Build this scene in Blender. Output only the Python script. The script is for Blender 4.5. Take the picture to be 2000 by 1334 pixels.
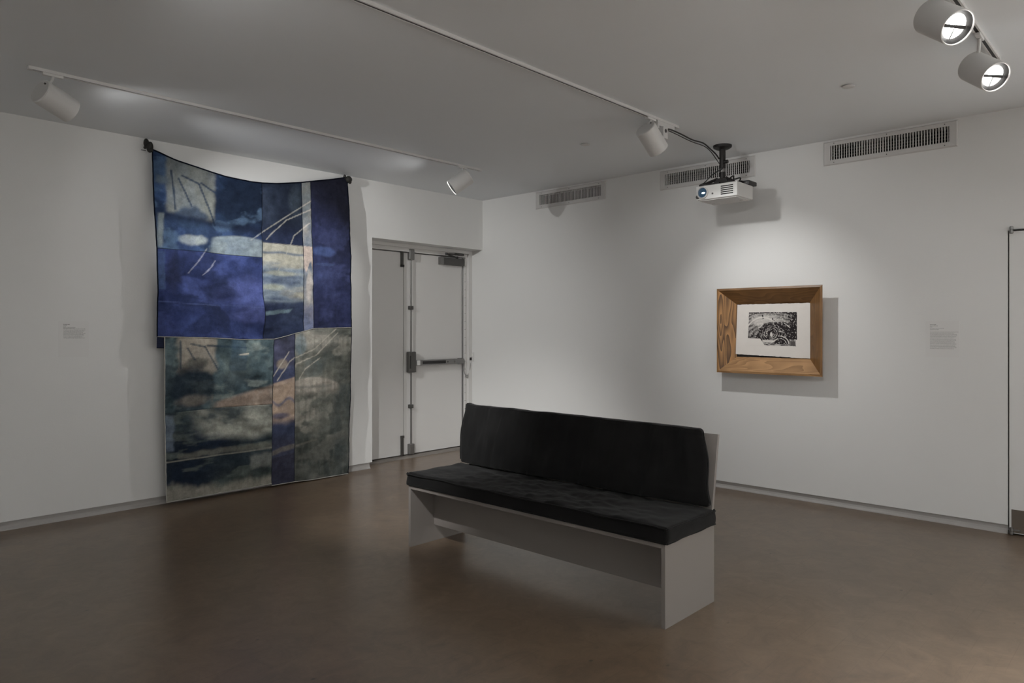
import bpy, bmesh, math, random
import numpy as np
from mathutils import Vector, Matrix

# ------------------------------------------------------------------ scene, camera, light, exposure
S = bpy.context.scene
for o in list(bpy.data.objects):
    bpy.data.objects.remove(o, do_unlink=True)
COL = S.collection
R = math.radians
H = 3.05                                   # ceiling height

cam_d = bpy.data.cameras.new('camera')
cam_d.sensor_width = 36.0
cam_d.lens = 36.0 * 1404.0 / 2000.0
cam_d.shift_y = -22.5 / 2000.0
cam_d.clip_start = 0.05
cam = bpy.data.objects.new('camera', cam_d)
COL.objects.link(cam)
cam.location = (-6.201, -6.282, 1.465)
cam.rotation_euler = (R(90), 0, R(43.03 - 90))
S.camera = cam

world = bpy.data.worlds.new('world')
S.world = world
world.use_nodes = True
world.node_tree.nodes['Background'].inputs[0].default_value = (0.02, 0.02, 0.02, 1)
world.node_tree.nodes['Background'].inputs[1].default_value = 0.2

S.view_settings.view_transform = 'Standard'
S.view_settings.look = 'None'
S.view_settings.exposure = 0.0
S.view_settings.gamma = 1.0
S.view_settings.use_curve_mapping = False
S.cycles.use_denoising = True

# (beam, spill) watts of the track lamps; room, side, floor, far: added fill lamps
POWER = dict(tapestry_far=(250, 3.5), tapestry_near=(48, 3), print_lamp=(60, 10),
             pair=(420, 90), room=(270, 70), side=(1850, 40), floor=(520, 10), far=(110, 40))
WARM = (1.0, 0.998, 0.985)

# ------------------------------------------------------------------ helpers
def link(o, parent=None):
    COL.objects.link(o)
    if parent is not None:
        o.parent = parent
    return o

def obj(name, bm, mat, parent=None, smooth=False, kind=None):
    me = bpy.data.meshes.new(name)
    bmesh.ops.recalc_face_normals(bm, faces=bm.faces[:])
    bm.to_mesh(me)
    bm.free()
    if mat is not None:
        me.materials.append(mat)
    if smooth:
        for p in me.polygons:
            p.use_smooth = True
        if smooth == 'auto':
            me.set_sharp_from_angle(angle=R(35))
    o = bpy.data.objects.new(name, me)
    link(o, parent)
    if kind:
        o['kind'] = kind
    return o

def tag(o, label, cat, group=None):
    o['label'] = label
    o['category'] = cat
    if group:
        o['group'] = group
    return o

def thing(name, label, cat, loc=(0, 0, 0), rot=(0, 0, 0), group=None):
    o = bpy.data.objects.new(name, None)
    o.empty_display_size = 0.05
    o.location = loc
    o.rotation_euler = rot
    link(o)
    return tag(o, label, cat, group)

def structure(name, label=None, loc=(0, 0, 0)):
    o = bpy.data.objects.new(name, None)
    o.empty_display_size = 0.05
    o.location = loc
    link(o)
    o['kind'] = 'structure'
    if label:
        o['label'] = label
        o['category'] = 'door'
    return o

def box(bm, a, b, bev=0.0, seg=2):
    a, b = Vector(a), Vector(b)
    c, d = (a + b) / 2, b - a
    r = bmesh.ops.create_cube(bm, size=1.0)
    vs = r['verts']
    for v in vs:
        v.co = Vector((v.co.x * d.x, v.co.y * d.y, v.co.z * d.z)) + c
    if bev > 0:
        es = list({e for v in vs for e in v.link_edges})
        bmesh.ops.bevel(bm, geom=es, offset=bev, segments=seg, affect='EDGES', profile=0.7)
    return bm

def NB():
    return bmesh.new()

def bxo(name, a, b, mat, parent=None, bev=0.0, **k):
    return obj(name, box(NB(), a, b, bev), mat, parent, **k)

def tube(bm, pts, r, seg=8, cap=True):
    pts = [Vector(p) for p in pts]
    rings = []
    n = len(pts)
    up = Vector((0, 0, 1))
    prev = None
    for i, p in enumerate(pts):
        t = (pts[min(i + 1, n - 1)] - pts[max(i - 1, 0)]).normalized()
        if prev is None:
            a = up if abs(t.z) < 0.9 else Vector((1, 0, 0))
            x = t.cross(a).normalized()
        else:
            x = (prev - t * prev.dot(t)).normalized()
        prev = x
        y = t.cross(x)
        rr = r[i] if isinstance(r, (list, tuple)) else r
        rings.append([bm.verts.new(p + (x * math.cos(2 * math.pi * k / seg) + y * math.sin(2 * math.pi * k / seg)) * rr) for k in range(seg)])
    for i in range(n - 1):
        for k in range(seg):
            bm.faces.new((rings[i][k], rings[i][(k + 1) % seg], rings[i + 1][(k + 1) % seg], rings[i + 1][k]))
    if cap:
        bm.faces.new(rings[0][::-1])
        bm.faces.new(rings[-1])
    return bm

def lathe(bm, prof, seg=32, mat=Matrix.Identity(4)):
    rings = []
    for r, z in prof:
        if r < 1e-6:
            rings.append([bm.verts.new(mat @ Vector((0, 0, z)))])
        else:
            rings.append([bm.verts.new(mat @ Vector((r * math.cos(2 * math.pi * k / seg), r * math.sin(2 * math.pi * k / seg), z))) for k in range(seg)])
    for A, B in zip(rings, rings[1:]):
        for k in range(seg):
            k2 = (k + 1) % seg
            if len(A) == 1 and len(B) == 1:
                continue
            if len(A) == 1:
                bm.faces.new((A[0], B[k], B[k2]))
            elif len(B) == 1:
                bm.faces.new((A[k], B[0], A[k2]))
            else:
                bm.faces.new((A[k], B[k], B[k2], A[k2]))
    return bm

def smooth_path(pts, n=8):
    """Catmull-Rom through the points."""
    P = [Vector(p) for p in pts]
    P = [P[0] * 2 - P[1]] + P + [P[-1] * 2 - P[-2]]
    out = []
    for i in range(1, len(P) - 2):
        for k in range(n):
            t = k / n
            out.append(0.5 * ((2 * P[i]) + (P[i + 1] - P[i - 1]) * t + (2 * P[i - 1] - 5 * P[i] + 4 * P[i + 1] - P[i + 2]) * t * t
                              + (3 * P[i] - P[i - 1] - 3 * P[i + 1] + P[i + 2]) * t ** 3))
    out.append(P[-2])
    return out

# value noise, vectorised
def _hash(ix, iy, seed):
    h = (ix.astype(np.int64) * 374761393 + iy.astype(np.int64) * 668265263 + seed * 974634773) & 0xFFFFFFFF
    h = ((h ^ (h >> 13)) * 1274126177) & 0xFFFFFFFF
    h = h ^ (h >> 16)
    return (h & 0xFFFF) / 65535.0

def vnoise(x, y, seed=0):
    x = np.asarray(x, float); y = np.asarray(y, float)
    ix, iy = np.floor(x), np.floor(y)
    fx, fy = x - ix, y - iy
    fx = fx * fx * (3 - 2 * fx); fy = fy * fy * (3 - 2 * fy)
    a = _hash(ix, iy, seed); b = _hash(ix + 1, iy, seed); c = _hash(ix, iy + 1, seed); d = _hash(ix + 1, iy + 1, seed)
    return (a * (1 - fx) + b * fx) * (1 - fy) + (c * (1 - fx) + d * fx) * fy

def fbm(x, y, seed=0, octv=4):
    v = 0; a = 0.5; s = 0
    x = np.asarray(x, float); y = np.asarray(y, float)
    for k in range(octv):
        v = v + a * vnoise(x * 2 ** k, y * 2 ** k, seed + k * 17); s += a; a *= 0.5
    return v / s

def sstep(a, b, x):
    t = np.clip((x - a) / (b - a), 0, 1)
    return t * t * (3 - 2 * t)

def lin(c):
    c = np.asarray(c, float) / 255.0
    return np.where(c <= 0.04045, c / 12.92, ((c + 0.055) / 1.055) ** 2.4)

# ------------------------------------------------------------------ materials
def mat(name, col, rough=0.5, metal=0.0, spec=0.5, noise=None, bump=None, emit=None, coat=0.0):
    """noise=(scale, amount) colour variation; bump=(scale, strength, distance)"""
    m = bpy.data.materials.new(name)
    m.use_nodes = True
    nt = m.node_tree
    b = nt.nodes['Principled BSDF']
    b.inputs['Base Color'].default_value = (*col, 1)
    b.inputs['Roughness'].default_value = rough
    b.inputs['Metallic'].default_value = metal
    b.inputs['Specular IOR Level'].default_value = spec
    b.inputs['Coat Weight'].default_value = coat
    if emit:
        b.inputs['Emission Color'].default_value = (*emit[0], 1)
        b.inputs['Emission Strength'].default_value = emit[1]
    if noise or bump:
        tc = nt.nodes.new('ShaderNodeTexCoord')
    if noise:
        n = nt.nodes.new('ShaderNodeTexNoise'); n.inputs['Scale'].default_value = noise[0]; n.inputs['Detail'].default_value = 4
        nt.links.new(tc.outputs['Object'], n.inputs['Vector'])
        r = nt.nodes.new('ShaderNodeMapRange')
        r.inputs['To Min'].default_value = 1 - noise[1]; r.inputs['To Max'].default_value = 1 + noise[1]
        nt.links.new(n.outputs['Fac'], r.inputs['Value'])
        mx = nt.nodes.new('ShaderNodeMix'); mx.data_type = 'RGBA'; mx.blend_type = 'MULTIPLY'
        mx.inputs['Factor'].default_value = 1
        mx.inputs['A'].default_value = (*col, 1)
        nt.links.new(r.outputs['Result'], mx.inputs['B'])
        nt.links.new(mx.outputs['Result'], b.inputs['Base Color'])
    if bump:
        n2 = nt.nodes.new('ShaderNodeTexNoise'); n2.inputs['Scale'].default_value = bump[0]; n2.inputs['Detail'].default_value = 5
        nt.links.new(tc.outputs['Object'], n2.inputs['Vector'])
        bp = nt.nodes.new('ShaderNodeBump'); bp.inputs['Strength'].default_value = bump[1]; bp.inputs['Distance'].default_value = bump[2]
        nt.links.new(n2.outputs['Fac'], bp.inputs['Height'])
        nt.links.new(bp.outputs['Normal'], b.inputs['Normal'])
    return m

M = {}
M['wall'] = mat('wall_paint', (0.765, 0.765, 0.755), 0.6, spec=0.25, noise=(0.8, 0.012), bump=(90, 0.12, 0.004))
M['ceil'] = mat('ceiling_paint', (0.83, 0.857, 0.88), 0.8, spec=0.1, noise=(1.2, 0.015), bump=(40, 0.06, 0.004))
M['base'] = mat('base_vinyl', (0.40, 0.385, 0.37), 0.5, spec=0.3, noise=(6, 0.06))
M['door'] = mat('door_paint', (0.70, 0.69, 0.675), 0.45, spec=0.35, noise=(1.5, 0.015))
M['dark'] = mat('dark_void', (0.012, 0.012, 0.012), 0.9, spec=0.1)  # near-black colour standing in for the shade of gaps and openings
M['steel'] = mat('brushed_steel', (0.24, 0.235, 0.23), 0.32, metal=0.8, noise=(20, 0.08))
M['dsteel'] = mat('dull_steel', (0.095, 0.092, 0.088), 0.4, metal=0.5, noise=(20, 0.08))
M['kick'] = mat('kick_plate_steel', (0.24, 0.21, 0.18), 0.32, metal=0.9, noise=(8, 0.06))
M['black'] = mat('black_plastic', (0.012, 0.011, 0.011), 0.45, noise=(15, 0.1))
M['blackm'] = mat('black_metal', (0.014, 0.012, 0.012), 0.5, metal=0.2, noise=(15, 0.1))
M['white'] = mat('white_enamel', (0.68, 0.675, 0.665), 0.4, spec=0.4, noise=(5, 0.01))
M['baffle'] = mat('lamp_baffle', (0.05, 0.05, 0.05), 0.45, metal=0.2)
M['lampglow'] = mat('lamp_glow', (0.8, 0.8, 0.8), 0.3, emit=((1, 0.98, 0.95), 1.1))
M['bulb'] = mat('lamp_bulb', (0.9, 0.9, 0.9), 0.3, emit=((1, 0.97, 0.93), 60.0))
M['vent'] = mat('vent_enamel', (0.62, 0.61, 0.60), 0.5, spec=0.3, noise=(9, 0.02))
M['ventshade'] = mat('vent_shaded_enamel', (0.16, 0.157, 0.153), 0.6, spec=0.2, noise=(9, 0.05))  # enamel darkened to put the duct's shade into the cross blades
M['proj'] = mat('projector_shell', (0.66, 0.655, 0.64), 0.4, spec=0.4, noise=(10, 0.01))
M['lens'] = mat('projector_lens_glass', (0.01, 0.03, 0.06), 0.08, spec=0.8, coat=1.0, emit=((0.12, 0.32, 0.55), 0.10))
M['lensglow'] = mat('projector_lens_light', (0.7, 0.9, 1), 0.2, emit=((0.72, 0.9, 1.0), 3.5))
M['grey'] = mat('bench_paint', (0.245, 0.222, 0.207), 0.42, spec=0.4, noise=(2.5, 0.03), bump=(60, 0.04, 0.002))
M['paper'] = mat('print_paper', (0.78, 0.745, 0.705), 0.9, spec=0.1, noise=(14, 0.05), bump=(60, 0.2, 0.002))
M['label'] = mat('label_card', (0.755, 0.75, 0.74), 0.7, spec=0.2)
M['ink'] = mat('label_ink', (0.40, 0.395, 0.39), 0.8, spec=0.1)
M['inkb'] = mat('label_ink_bold', (0.13, 0.13, 0.13), 0.8, spec=0.1)
M['hem'] = mat('indigo_hem', (0.006, 0.008, 0.016), 0.95, spec=0.05)
M['seam'] = mat('navy_seam', (0.03, 0.036, 0.055), 0.95, spec=0.05)
M['selv'] = mat('pale_selvedge', (0.42, 0.41, 0.38), 0.95, spec=0.05, noise=(30, 0.3))
M['peg'] = mat('peg_iron', (0.018, 0.018, 0.015), 0.7, noise=(25, 0.4), bump=(45, 0.6, 0.004))
M['sill'] = mat('threshold_metal', (0.22, 0.20, 0.18), 0.5, metal=0.3, noise=(12, 0.1))
M['cord'] = mat('grey_cord', (0.28, 0.275, 0.27), 0.5)

def floor_mat():
    m = bpy.data.materials.new('polished_concrete'); m.use_nodes = True
    nt = m.node_tree; N = nt.nodes; L = nt.links
    b = N['Principled BSDF']
    tc = N.new('ShaderNodeTexCoord')
    def noise(scale, det=6, rough=0.6, dist=0.0, sc=(1, 1, 1)):
        mp = N.new('ShaderNodeMapping'); mp.inputs['Scale'].default_value = sc
        L.new(tc.outputs['Object'], mp.inputs['Vector'])
        n = N.new('ShaderNodeTexNoise'); n.inputs['Scale'].default_value = scale; n.inputs['Detail'].default_value = det
        n.inputs['Roughness'].default_value = rough; n.inputs['Distortion'].default_value = dist
        L.new(mp.outputs['Vector'], n.inputs['Vector'])
        return n
    big = noise(0.9, 5, 0.6, 0.8)
    r1 = N.new('ShaderNodeValToRGB')
    e = r1.color_ramp.elements
    e[0].position = 0.30; e[0].color = (0.120, 0.082, 0.054, 1)
    e[1].position = 0.72; e[1].color = (0.178, 0.125, 0.083, 1)
    L.new(big.outputs['Fac'], r1.inputs['Fac'])
    med = noise(7.0, 9, 0.75, 1.0)
    r2 = N.new('ShaderNodeMapRange'); r2.inputs['From Min'].default_value = 0.3; r2.inputs['From Max'].default_value = 0.7
    r2.inputs['To Min'].default_value = 0.70; r2.inputs['To Max'].default_value = 1.28
    L.new(med.outputs['Fac'], r2.inputs['Value'])
    mx = N.new('ShaderNodeMix'); mx.data_type = 'RGBA'; mx.blend_type = 'MULTIPLY'; mx.inputs['Factor'].default_value = 1
    L.new(r1.outputs['Color'], mx.inputs['A']); L.new(r2.outputs['Result'], mx.inputs['B'])
    # small dark specks and scuffs
    sp = N.new('ShaderNodeTexVoronoi'); sp.inputs['Scale'].default_value = 3.6; sp.inputs['Randomness'].default_value = 1
    mp = N.new('ShaderNodeMapping'); mp.inputs['Scale'].default_value = (1.0, 1.5, 1.0); mp.inputs['Rotation'].default_value = (0, 0, 0.6)
    L.new(tc.outputs['Object'], mp.inputs['Vector']); L.new(mp.outputs['Vector'], sp.inputs['Vector'])
    r3 = N.new('ShaderNodeMapRange'); r3.inputs['From Min'].default_value = 0.025; r3.inputs['From Max'].default_value = 0.055
    r3.inputs['To Min'].default_value = 0.35; r3.inputs['To Max'].default_value = 1.0
    L.new(sp.outputs['Distance'], r3.inputs['Value'])
    mx2 = N.new('ShaderNodeMix'); mx2.data_type = 'RGBA'; mx2.blend_type = 'MULTIPLY'; mx2.inputs['Factor'].default_value = 1
    L.new(mx.outputs['Result'], mx2.inputs['A']); L.new(r3.outputs['Result'], mx2.inputs['B'])
    # long faint scratches
    sc = noise(2.0, 2, 0.5, 0.2, (0.7, 45.0, 1.0))
    r4 = N.new('ShaderNodeMapRange'); r4.inputs['From Min'].default_value = 0.64; r4.inputs['From Max'].default_value = 0.70
    r4.inputs['To Min'].default_value = 1.0; r4.inputs['To Max'].default_value = 0.82
    L.new(sc.outputs['Fac'], r4.inputs['Value'])
    mx3 = N.new('ShaderNodeMix'); mx3.data_type = 'RGBA'; mx3.blend_type = 'MULTIPLY'; mx3.inputs['Factor'].default_value = 1
    L.new(mx2.outputs['Result'], mx3.inputs['A']); L.new(r4.outputs['Result'], mx3.inputs['B'])
    L.new(mx3.outputs['Result'], b.inputs['Base Color'])
    rr = N.new('ShaderNodeMapRange'); rr.inputs['To Min'].default_value = 0.278; rr.inputs['To Max'].default_value = 0.30
    L.new(big.outputs['Fac'], rr.inputs['Value'])
    L.new(rr.outputs['Result'], b.inputs['Roughness'])
    b.inputs['Specular IOR Level'].default_value = 0.75
    return m
M['floor'] = floor_mat()

def wood_mat(name, axis, seed, dark, light, contrast, scale=1.0):
    """axis: the board's long direction in object space."""
    m = bpy.data.materials.new(name); m.use_nodes = True
    nt = m.node_tree; N = nt.nodes; L = nt.links
    b = N['Principled BSDF']
    tc = N.new('ShaderNodeTexCoord'); mp = N.new('ShaderNodeMapping')
    s = [9.0 * scale] * 3
    s[axis] = 1.1 * scale
    mp.inputs['Scale'].default_value = s
    mp.inputs['Location'].default_value = (seed, seed * 0.7, seed * 1.3)
    L.new(tc.outputs['Object'], mp.inputs['Vector'])
    n = N.new('ShaderNodeTexNoise'); n.inputs['Scale'].default_value = 1.0; n.inputs['Detail'].default_value = 1.5; n.inputs['Distortion'].default_value = 0.5
    L.new(mp.outputs['Vector'], n.inputs['Vector'])
    mul = N.new('ShaderNodeMath'); mul.operation = 'MULTIPLY'; mul.inputs[1].default_value = 13.0
    L.new(n.outputs['Fac'], mul.inputs[0])
    fr = N.new('ShaderNodeMath'); fr.operation = 'FRACT'; L.new(mul.outputs[0], fr.inputs[0])
    bl = N.new('ShaderNodeTexNoise'); bl.inputs['Scale'].default_value = 5.0; bl.inputs['Detail'].default_value = 6
    L.new(tc.outputs['Object'], bl.inputs['Vector'])
    mx = N.new('ShaderNodeMix'); mx.data_type = 'FLOAT'; mx.inputs['Factor'].default_value = 1 - contrast
    L.new(fr.outputs[0], mx.inputs['A']); L.new(bl.outputs['Fac'], mx.inputs['B'])
    rp = N.new('ShaderNodeValToRGB')
    rp.color_ramp.elements[0].position = 0.15; rp.color_ramp.elements[0].color = (*dark, 1)
    rp.color_ramp.elements[1].position = 0.85; rp.color_ramp.elements[1].color = (*light, 1)
    L.new(mx.outputs['Result'], rp.inputs['Fac'])
    L.new(rp.outputs['Color'], b.inputs['Base Color'])
    b.inputs['Roughness'].default_value = 0.42
    return m

def cloth_black():
    m = bpy.data.materials.new('black_canvas'); m.use_nodes = True
    nt = m.node_tree; N = nt.nodes; L = nt.links
    b = N['Principled BSDF']
    tc = N.new('ShaderNodeTexCoord')
    n = N.new('ShaderNodeTexNoise'); n.inputs['Scale'].default_value = 5; n.inputs['Detail'].default_value = 8
    L.new(tc.outputs['Object'], n.inputs['Vector'])
    rp = N.new('ShaderNodeValToRGB')
    rp.color_ramp.elements[0].position = 0.3; rp.color_ramp.elements[0].color = (0.0062, 0.0062, 0.0064, 1)
    rp.color_ramp.elements[1].position = 0.75; rp.color_ramp.elements[1].color = (0.0125, 0.0122, 0.0121, 1)
    L.new(n.outputs['Fac'], rp.inputs['Fac']); L.new(rp.outputs['Color'], b.inputs['Base Color'])
    b.inputs['Roughness'].default_value = 0.9
    b.inputs['Specular IOR Level'].default_value = 0.12
    b.inputs['Sheen Weight'].default_value = 0.08
    w = N.new('ShaderNodeTexNoise'); w.inputs['Scale'].default_value = 380; w.inputs['Detail'].default_value = 2
    L.new(tc.outputs['Object'], w.inputs['Vector'])
    bp = N.new('ShaderNodeBump'); bp.inputs['Strength'].default_value = 0.25; bp.inputs['Distance'].default_value = 0.002
    L.new(w.outputs['Fac'], bp.inputs['Height']); L.new(bp.outputs['Normal'], b.inputs['Normal'])
    return m
M['canvas'] = cloth_black()

def dyed_mat(name, rough=0.95, weave=True):
    """colour from the mesh's own dye attribute, with woven grain."""
    m = bpy.data.materials.new(name); m.use_nodes = True
    nt = m.node_tree; N = nt.nodes; L = nt.links
    b = N['Principled BSDF']
    a = N.new('ShaderNodeAttribute'); a.attribute_name = 'dye'
    b.inputs['Roughness'].default_value = rough
    b.inputs['Specular IOR Level'].default_value = 0.08
    if weave:
        tc = N.new('ShaderNodeTexCoord')
        outs = []
        for sc in ((420, 60, 50), (50, 60, 420), (26, 26, 26)):
            mp = N.new('ShaderNodeMapping'); mp.inputs['Scale'].default_value = sc
            L.new(tc.outputs['Object'], mp.inputs['Vector'])
            n = N.new('ShaderNodeTexNoise'); n.inputs['Scale'].default_value = 1; n.inputs['Detail'].default_value = 3
            L.new(mp.outputs['Vector'], n.inputs['Vector']); outs.append(n)
        ad = N.new('ShaderNodeMath'); ad.operation = 'ADD'
        L.new(outs[0].outputs['Fac'], ad.inputs[0]); L.new(outs[1].outputs['Fac'], ad.inputs[1])
        ad2 = N.new('ShaderNodeMath'); ad2.operation = 'ADD'
        L.new(ad.outputs[0], ad2.inputs[0]); L.new(outs[2].outputs['Fac'], ad2.inputs[1])
        r = N.new('ShaderNodeMapRange'); r.inputs['From Min'].default_value = 0.9; r.inputs['From Max'].default_value = 2.1
        r.inputs['To Min'].default_value = 0.62; r.inputs['To Max'].default_value = 1.38
        L.new(ad2.outputs[0], r.inputs['Value'])
        mx = N.new('ShaderNodeMix'); mx.data_type = 'RGBA'; mx.blend_type = 'MULTIPLY'; mx.inputs['Factor'].default_value = 1
        L.new(a.outputs['Color'], mx.inputs['A']); L.new(r.outputs['Result'], mx.inputs['B'])
        L.new(mx.outputs['Result'], b.inputs['Base Color'])
        bp = N.new('ShaderNodeBump'); bp.inputs['Strength'].default_value = 0.3; bp.inputs['Distance'].default_value = 0.003
        L.new(ad2.outputs[0], bp.inputs['Height']); L.new(bp.outputs['Normal'], b.inputs['Normal'])
    else:
        L.new(a.outputs['Color'], b.inputs['Base Color'])
    return m
M['dyed'] = dyed_mat('dyed_cotton')
M['printed'] = dyed_mat('printed_ink', 0.9, False)

# ------------------------------------------------------------------ the room
X0, Y0 = -10.0, -10.0            # far sides of the room, behind the camera
ZB = 0.065                       # underside of the wall board, above the recessed base

def wall_panel(name, axis, face, back, u0, u1, z0, z1, holes, m):
    """A wall slab facing the room at 'face', with rectangular holes [(u0,u1,z0,z1)]."""
    us = sorted({u0, u1, *[h for q in holes for h in q[:2]]})
    zs = sorted({z0, z1, *[h for q in holes for h in q[2:]]})
    us = [u for u in us if u0 <= u <= u1]; zs = [z for z in zs if z0 <= z <= z1]
    bm = NB(); V = {}
    def P(u, z, d):
        k = (u, z, d)
        if k not in V:
            V[k] = bm.verts.new((u, d, z) if axis == 'y' else (d, u, z))
        return V[k]
    nu, nz = len(us) - 1, len(zs) - 1
    def solid(i, j):
        if not (0 <= i < nu and 0 <= j < nz):
            return False
        uc, zc = (us[i] + us[i + 1]) / 2, (zs[j] + zs[j + 1]) / 2
        return not any(h[0] < uc < h[1] and h[2] < zc < h[3] for h in holes)
    for i in range(nu):
        for j in range(nz):
            if not solid(i, j):
                continue
            a, b_, c, d = us[i], us[i + 1], zs[j], zs[j + 1]
            bm.faces.new((P(a, c, face), P(b_, c, face), P(b_, d, face), P(a, d, face)))
            bm.faces.new((P(a, c, back), P(a, d, back), P(b_, d, back), P(b_, c, back)))
            if not solid(i - 1, j): bm.faces.new((P(a, c, face), P(a, d, face), P(a, d, back), P(a, c, back)))
            if not solid(i + 1, j): bm.faces.new((P(b_, c, face), P(b_, c, back), P(b_, d, back), P(b_, d, face)))
            if not solid(i, j - 1): bm.faces.new((P(a, c, face), P(a, c, back), P(b_, c, back), P(b_, c, face)))
            if not solid(i, j + 1): bm.faces.new((P(a, d, face), P(b_, d, face), P(b_, d, back), P(a, d, back)))
    return obj(name, bm, m, kind='structure')

bxo('floor', (X0 - 0.2, Y0 - 0.2, -0.1), (0.3, 0.6, 0.0), M['floor'], kind='structure')
bxo('ceiling', (X0 - 0.2, Y0 - 0.2, H), (0.3, 0.6, H + 0.1), M['ceil'], kind='structure')

DOORX, DOORZ = -1.643, 2.445     # the recess of the double door
VENTS = [(-1.842, -0.870, 2.843, 3.036), (-3.482, -2.503, 2.843, 3.030), (-5.052, -4.076, 2.838, 3.035)]
vent_holes = [(a + 0.055, b - 0.055, c + 0.042, d - 0.036) for a, b, c, d in VENTS]
D2 = (-6.300, -5.362, 0.0, 2.178)  # the flush door in the wall with the vents
wall_panel('wall_left', 'y', 0.0, 0.22, X0, 0.0, ZB, H, [(DOORX, 0.0, ZB - 0.01, DOORZ)], M['wall'])
wall_panel('wall_right', 'x', 0.0, 0.22, Y0, 0.5, ZB, H, vent_holes + [(D2[0], D2[1], ZB - 0.01, D2[3])], M['wall'])
bxo('wall_back', (X0 - 0.2, Y0 - 0.2, 0), (0.3, Y0, H), M['wall'], kind='structure')
bxo('wall_front', (X0 - 0.2, Y0, 0), (X0, 0.3, H), M['wall'], kind='structure')
bxo('door_gap_backing', (DOORX - 0.4, 0.40, 0), (0.0, 0.5, H), M['dark'], kind='structure')  # dark panel added behind the doors to stop light leaks and darken gaps
bxo('trim_1', (DOORX - 0.5, 0.22, 0), (DOORX, 0.40, H), M['wall'], kind='structure')          # side of the recess
bxo('trim_2', (DOORX, 0.22, DOORZ), (0.0, 0.40, H), M['wall'], kind='structure')             # soffit of the recess

def base_strip(name, axis, u0, u1):
    """recessed base: set back behind the wall face, with a coved toe coming forward to the floor"""
    prof = [(0.16, 0.0), (0.16, ZB), (0.018, ZB), (0.018, 0.034), (0.013, 0.020), (0.004, 0.010), (0.0, 0.003), (0.0, 0.0)]
    bm = NB(); ends = []
    for u in (u0, u1):
        ends.append([bm.verts.new((u, d, z) if axis == 'y' else (d, u, z)) for d, z in prof])
    n = len(prof)
    for k in range(n):
        bm.faces.new((ends[0][k], ends[1][k], ends[1][(k + 1) % n], ends[0][(k + 1) % n]))
    bm.faces.new(ends[0]); bm.faces.new(ends[1][::-1])
    return obj(name, bm, M['base'], kind='structure')
base_strip('baseboard_left', 'y', X0, DOORX - 0.022)
base_strip('baseboard_right', 'x', D2[1], 0.22)
base_strip('baseboard_far', 'x', Y0, D2[0])

# ------------------------------------------------------------------ double door in the recess
d1 = structure('door_1', 'pale double door in a recess with steel panic bar and overhead closer', (-0.85, 0.25, 0))
def d1p(name, a, b, m, parent=None, bev=0.0, **k):
    o = bxo(name, a, b, m, None, bev, **k)
    p = parent or d1
    o.parent = p
    o.matrix_parent_inverse = Matrix.Translation(-d1.location) if p is d1 else Matrix.Identity(4)
    return o
def adopt(o, leaf):
    o.parent = leaf
    return o
def d1o(o):
    o.parent = d1
    o.matrix_parent_inverse = Matrix.Translation(-d1.location)
    return o
YF = 0.25
# frame: head and two jambs, stepped
bm = NB()
box(bm, (-0.058, 0.185, 0), (-0.001, 0.33, 2.444)); box(bm, (-0.098, 0.215, 0), (-0.055, 0.33, 2.40))
d1o(obj('door_jamb', bm, M['door']))
bm = NB()
box(bm, (DOORX + 0.001, 0.185, 0), (DOORX + 0.045, 0.33, 2.444)); box(bm, (DOORX + 0.04, 0.215, 0), (DOORX + 0.07, 0.33, 2.40))
d1o(obj('door_jamb', bm, M['door']))
bm = NB()
box(bm, (DOORX + 0.045, 0.185, 2.405), (-0.058, 0.33, 2.444)); box(bm, (DOORX + 0.07, 0.215, 2.362), (-0.098, 0.33, 2.406))
d1o(obj('door_head', bm, M['door']))
bm = NB()
prof = [(0.17, 0.0), (0.18, 0.016), (0.21, 0.024), (0.33, 0.024), (0.33, 0.0)]
e = [[bm.verts.new((x, y, z)) for y, z in prof] for x in (DOORX + 0.07, -0.098)]
for k in range(5):
    bm.faces.new((e[0][k], e[1][k], e[1][(k + 1) % 5], e[0][(k + 1) % 5]))
bm.faces.new(e[0]); bm.faces.new(e[1][::-1])
d1o(obj('threshold', bm, M['sill']))
la = bxo('door_leaf', (-1.022, YF, 0.034), (-0.114, YF + 0.045, 2.352), M['door'], None, 0.002)
d1o(la)
lb = bxo('door_leaf', (DOORX + 0.075, YF, 0.034), (-1.030, YF + 0.045, 2.352), M['door'], None, 0.002)
d1o(lb)
# continuous hinge with its row of screws
bm = NB()
tube(bm, [(-0.106, YF - 0.006, 0.04), (-0.106, YF - 0.006, 2.35)], 0.0075, 8)
adopt(obj('hinge', bm, M['steel'], smooth='auto'), la)
bm = NB()
for k in range(24):
    z = 0.10 + k * 0.098
    tube(bm, [(-0.095, 0.2155, z), (-0.095, 0.211, z)], 0.004, 6)
adopt(obj('hinge_screws', bm, M['dsteel']), la)
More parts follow.
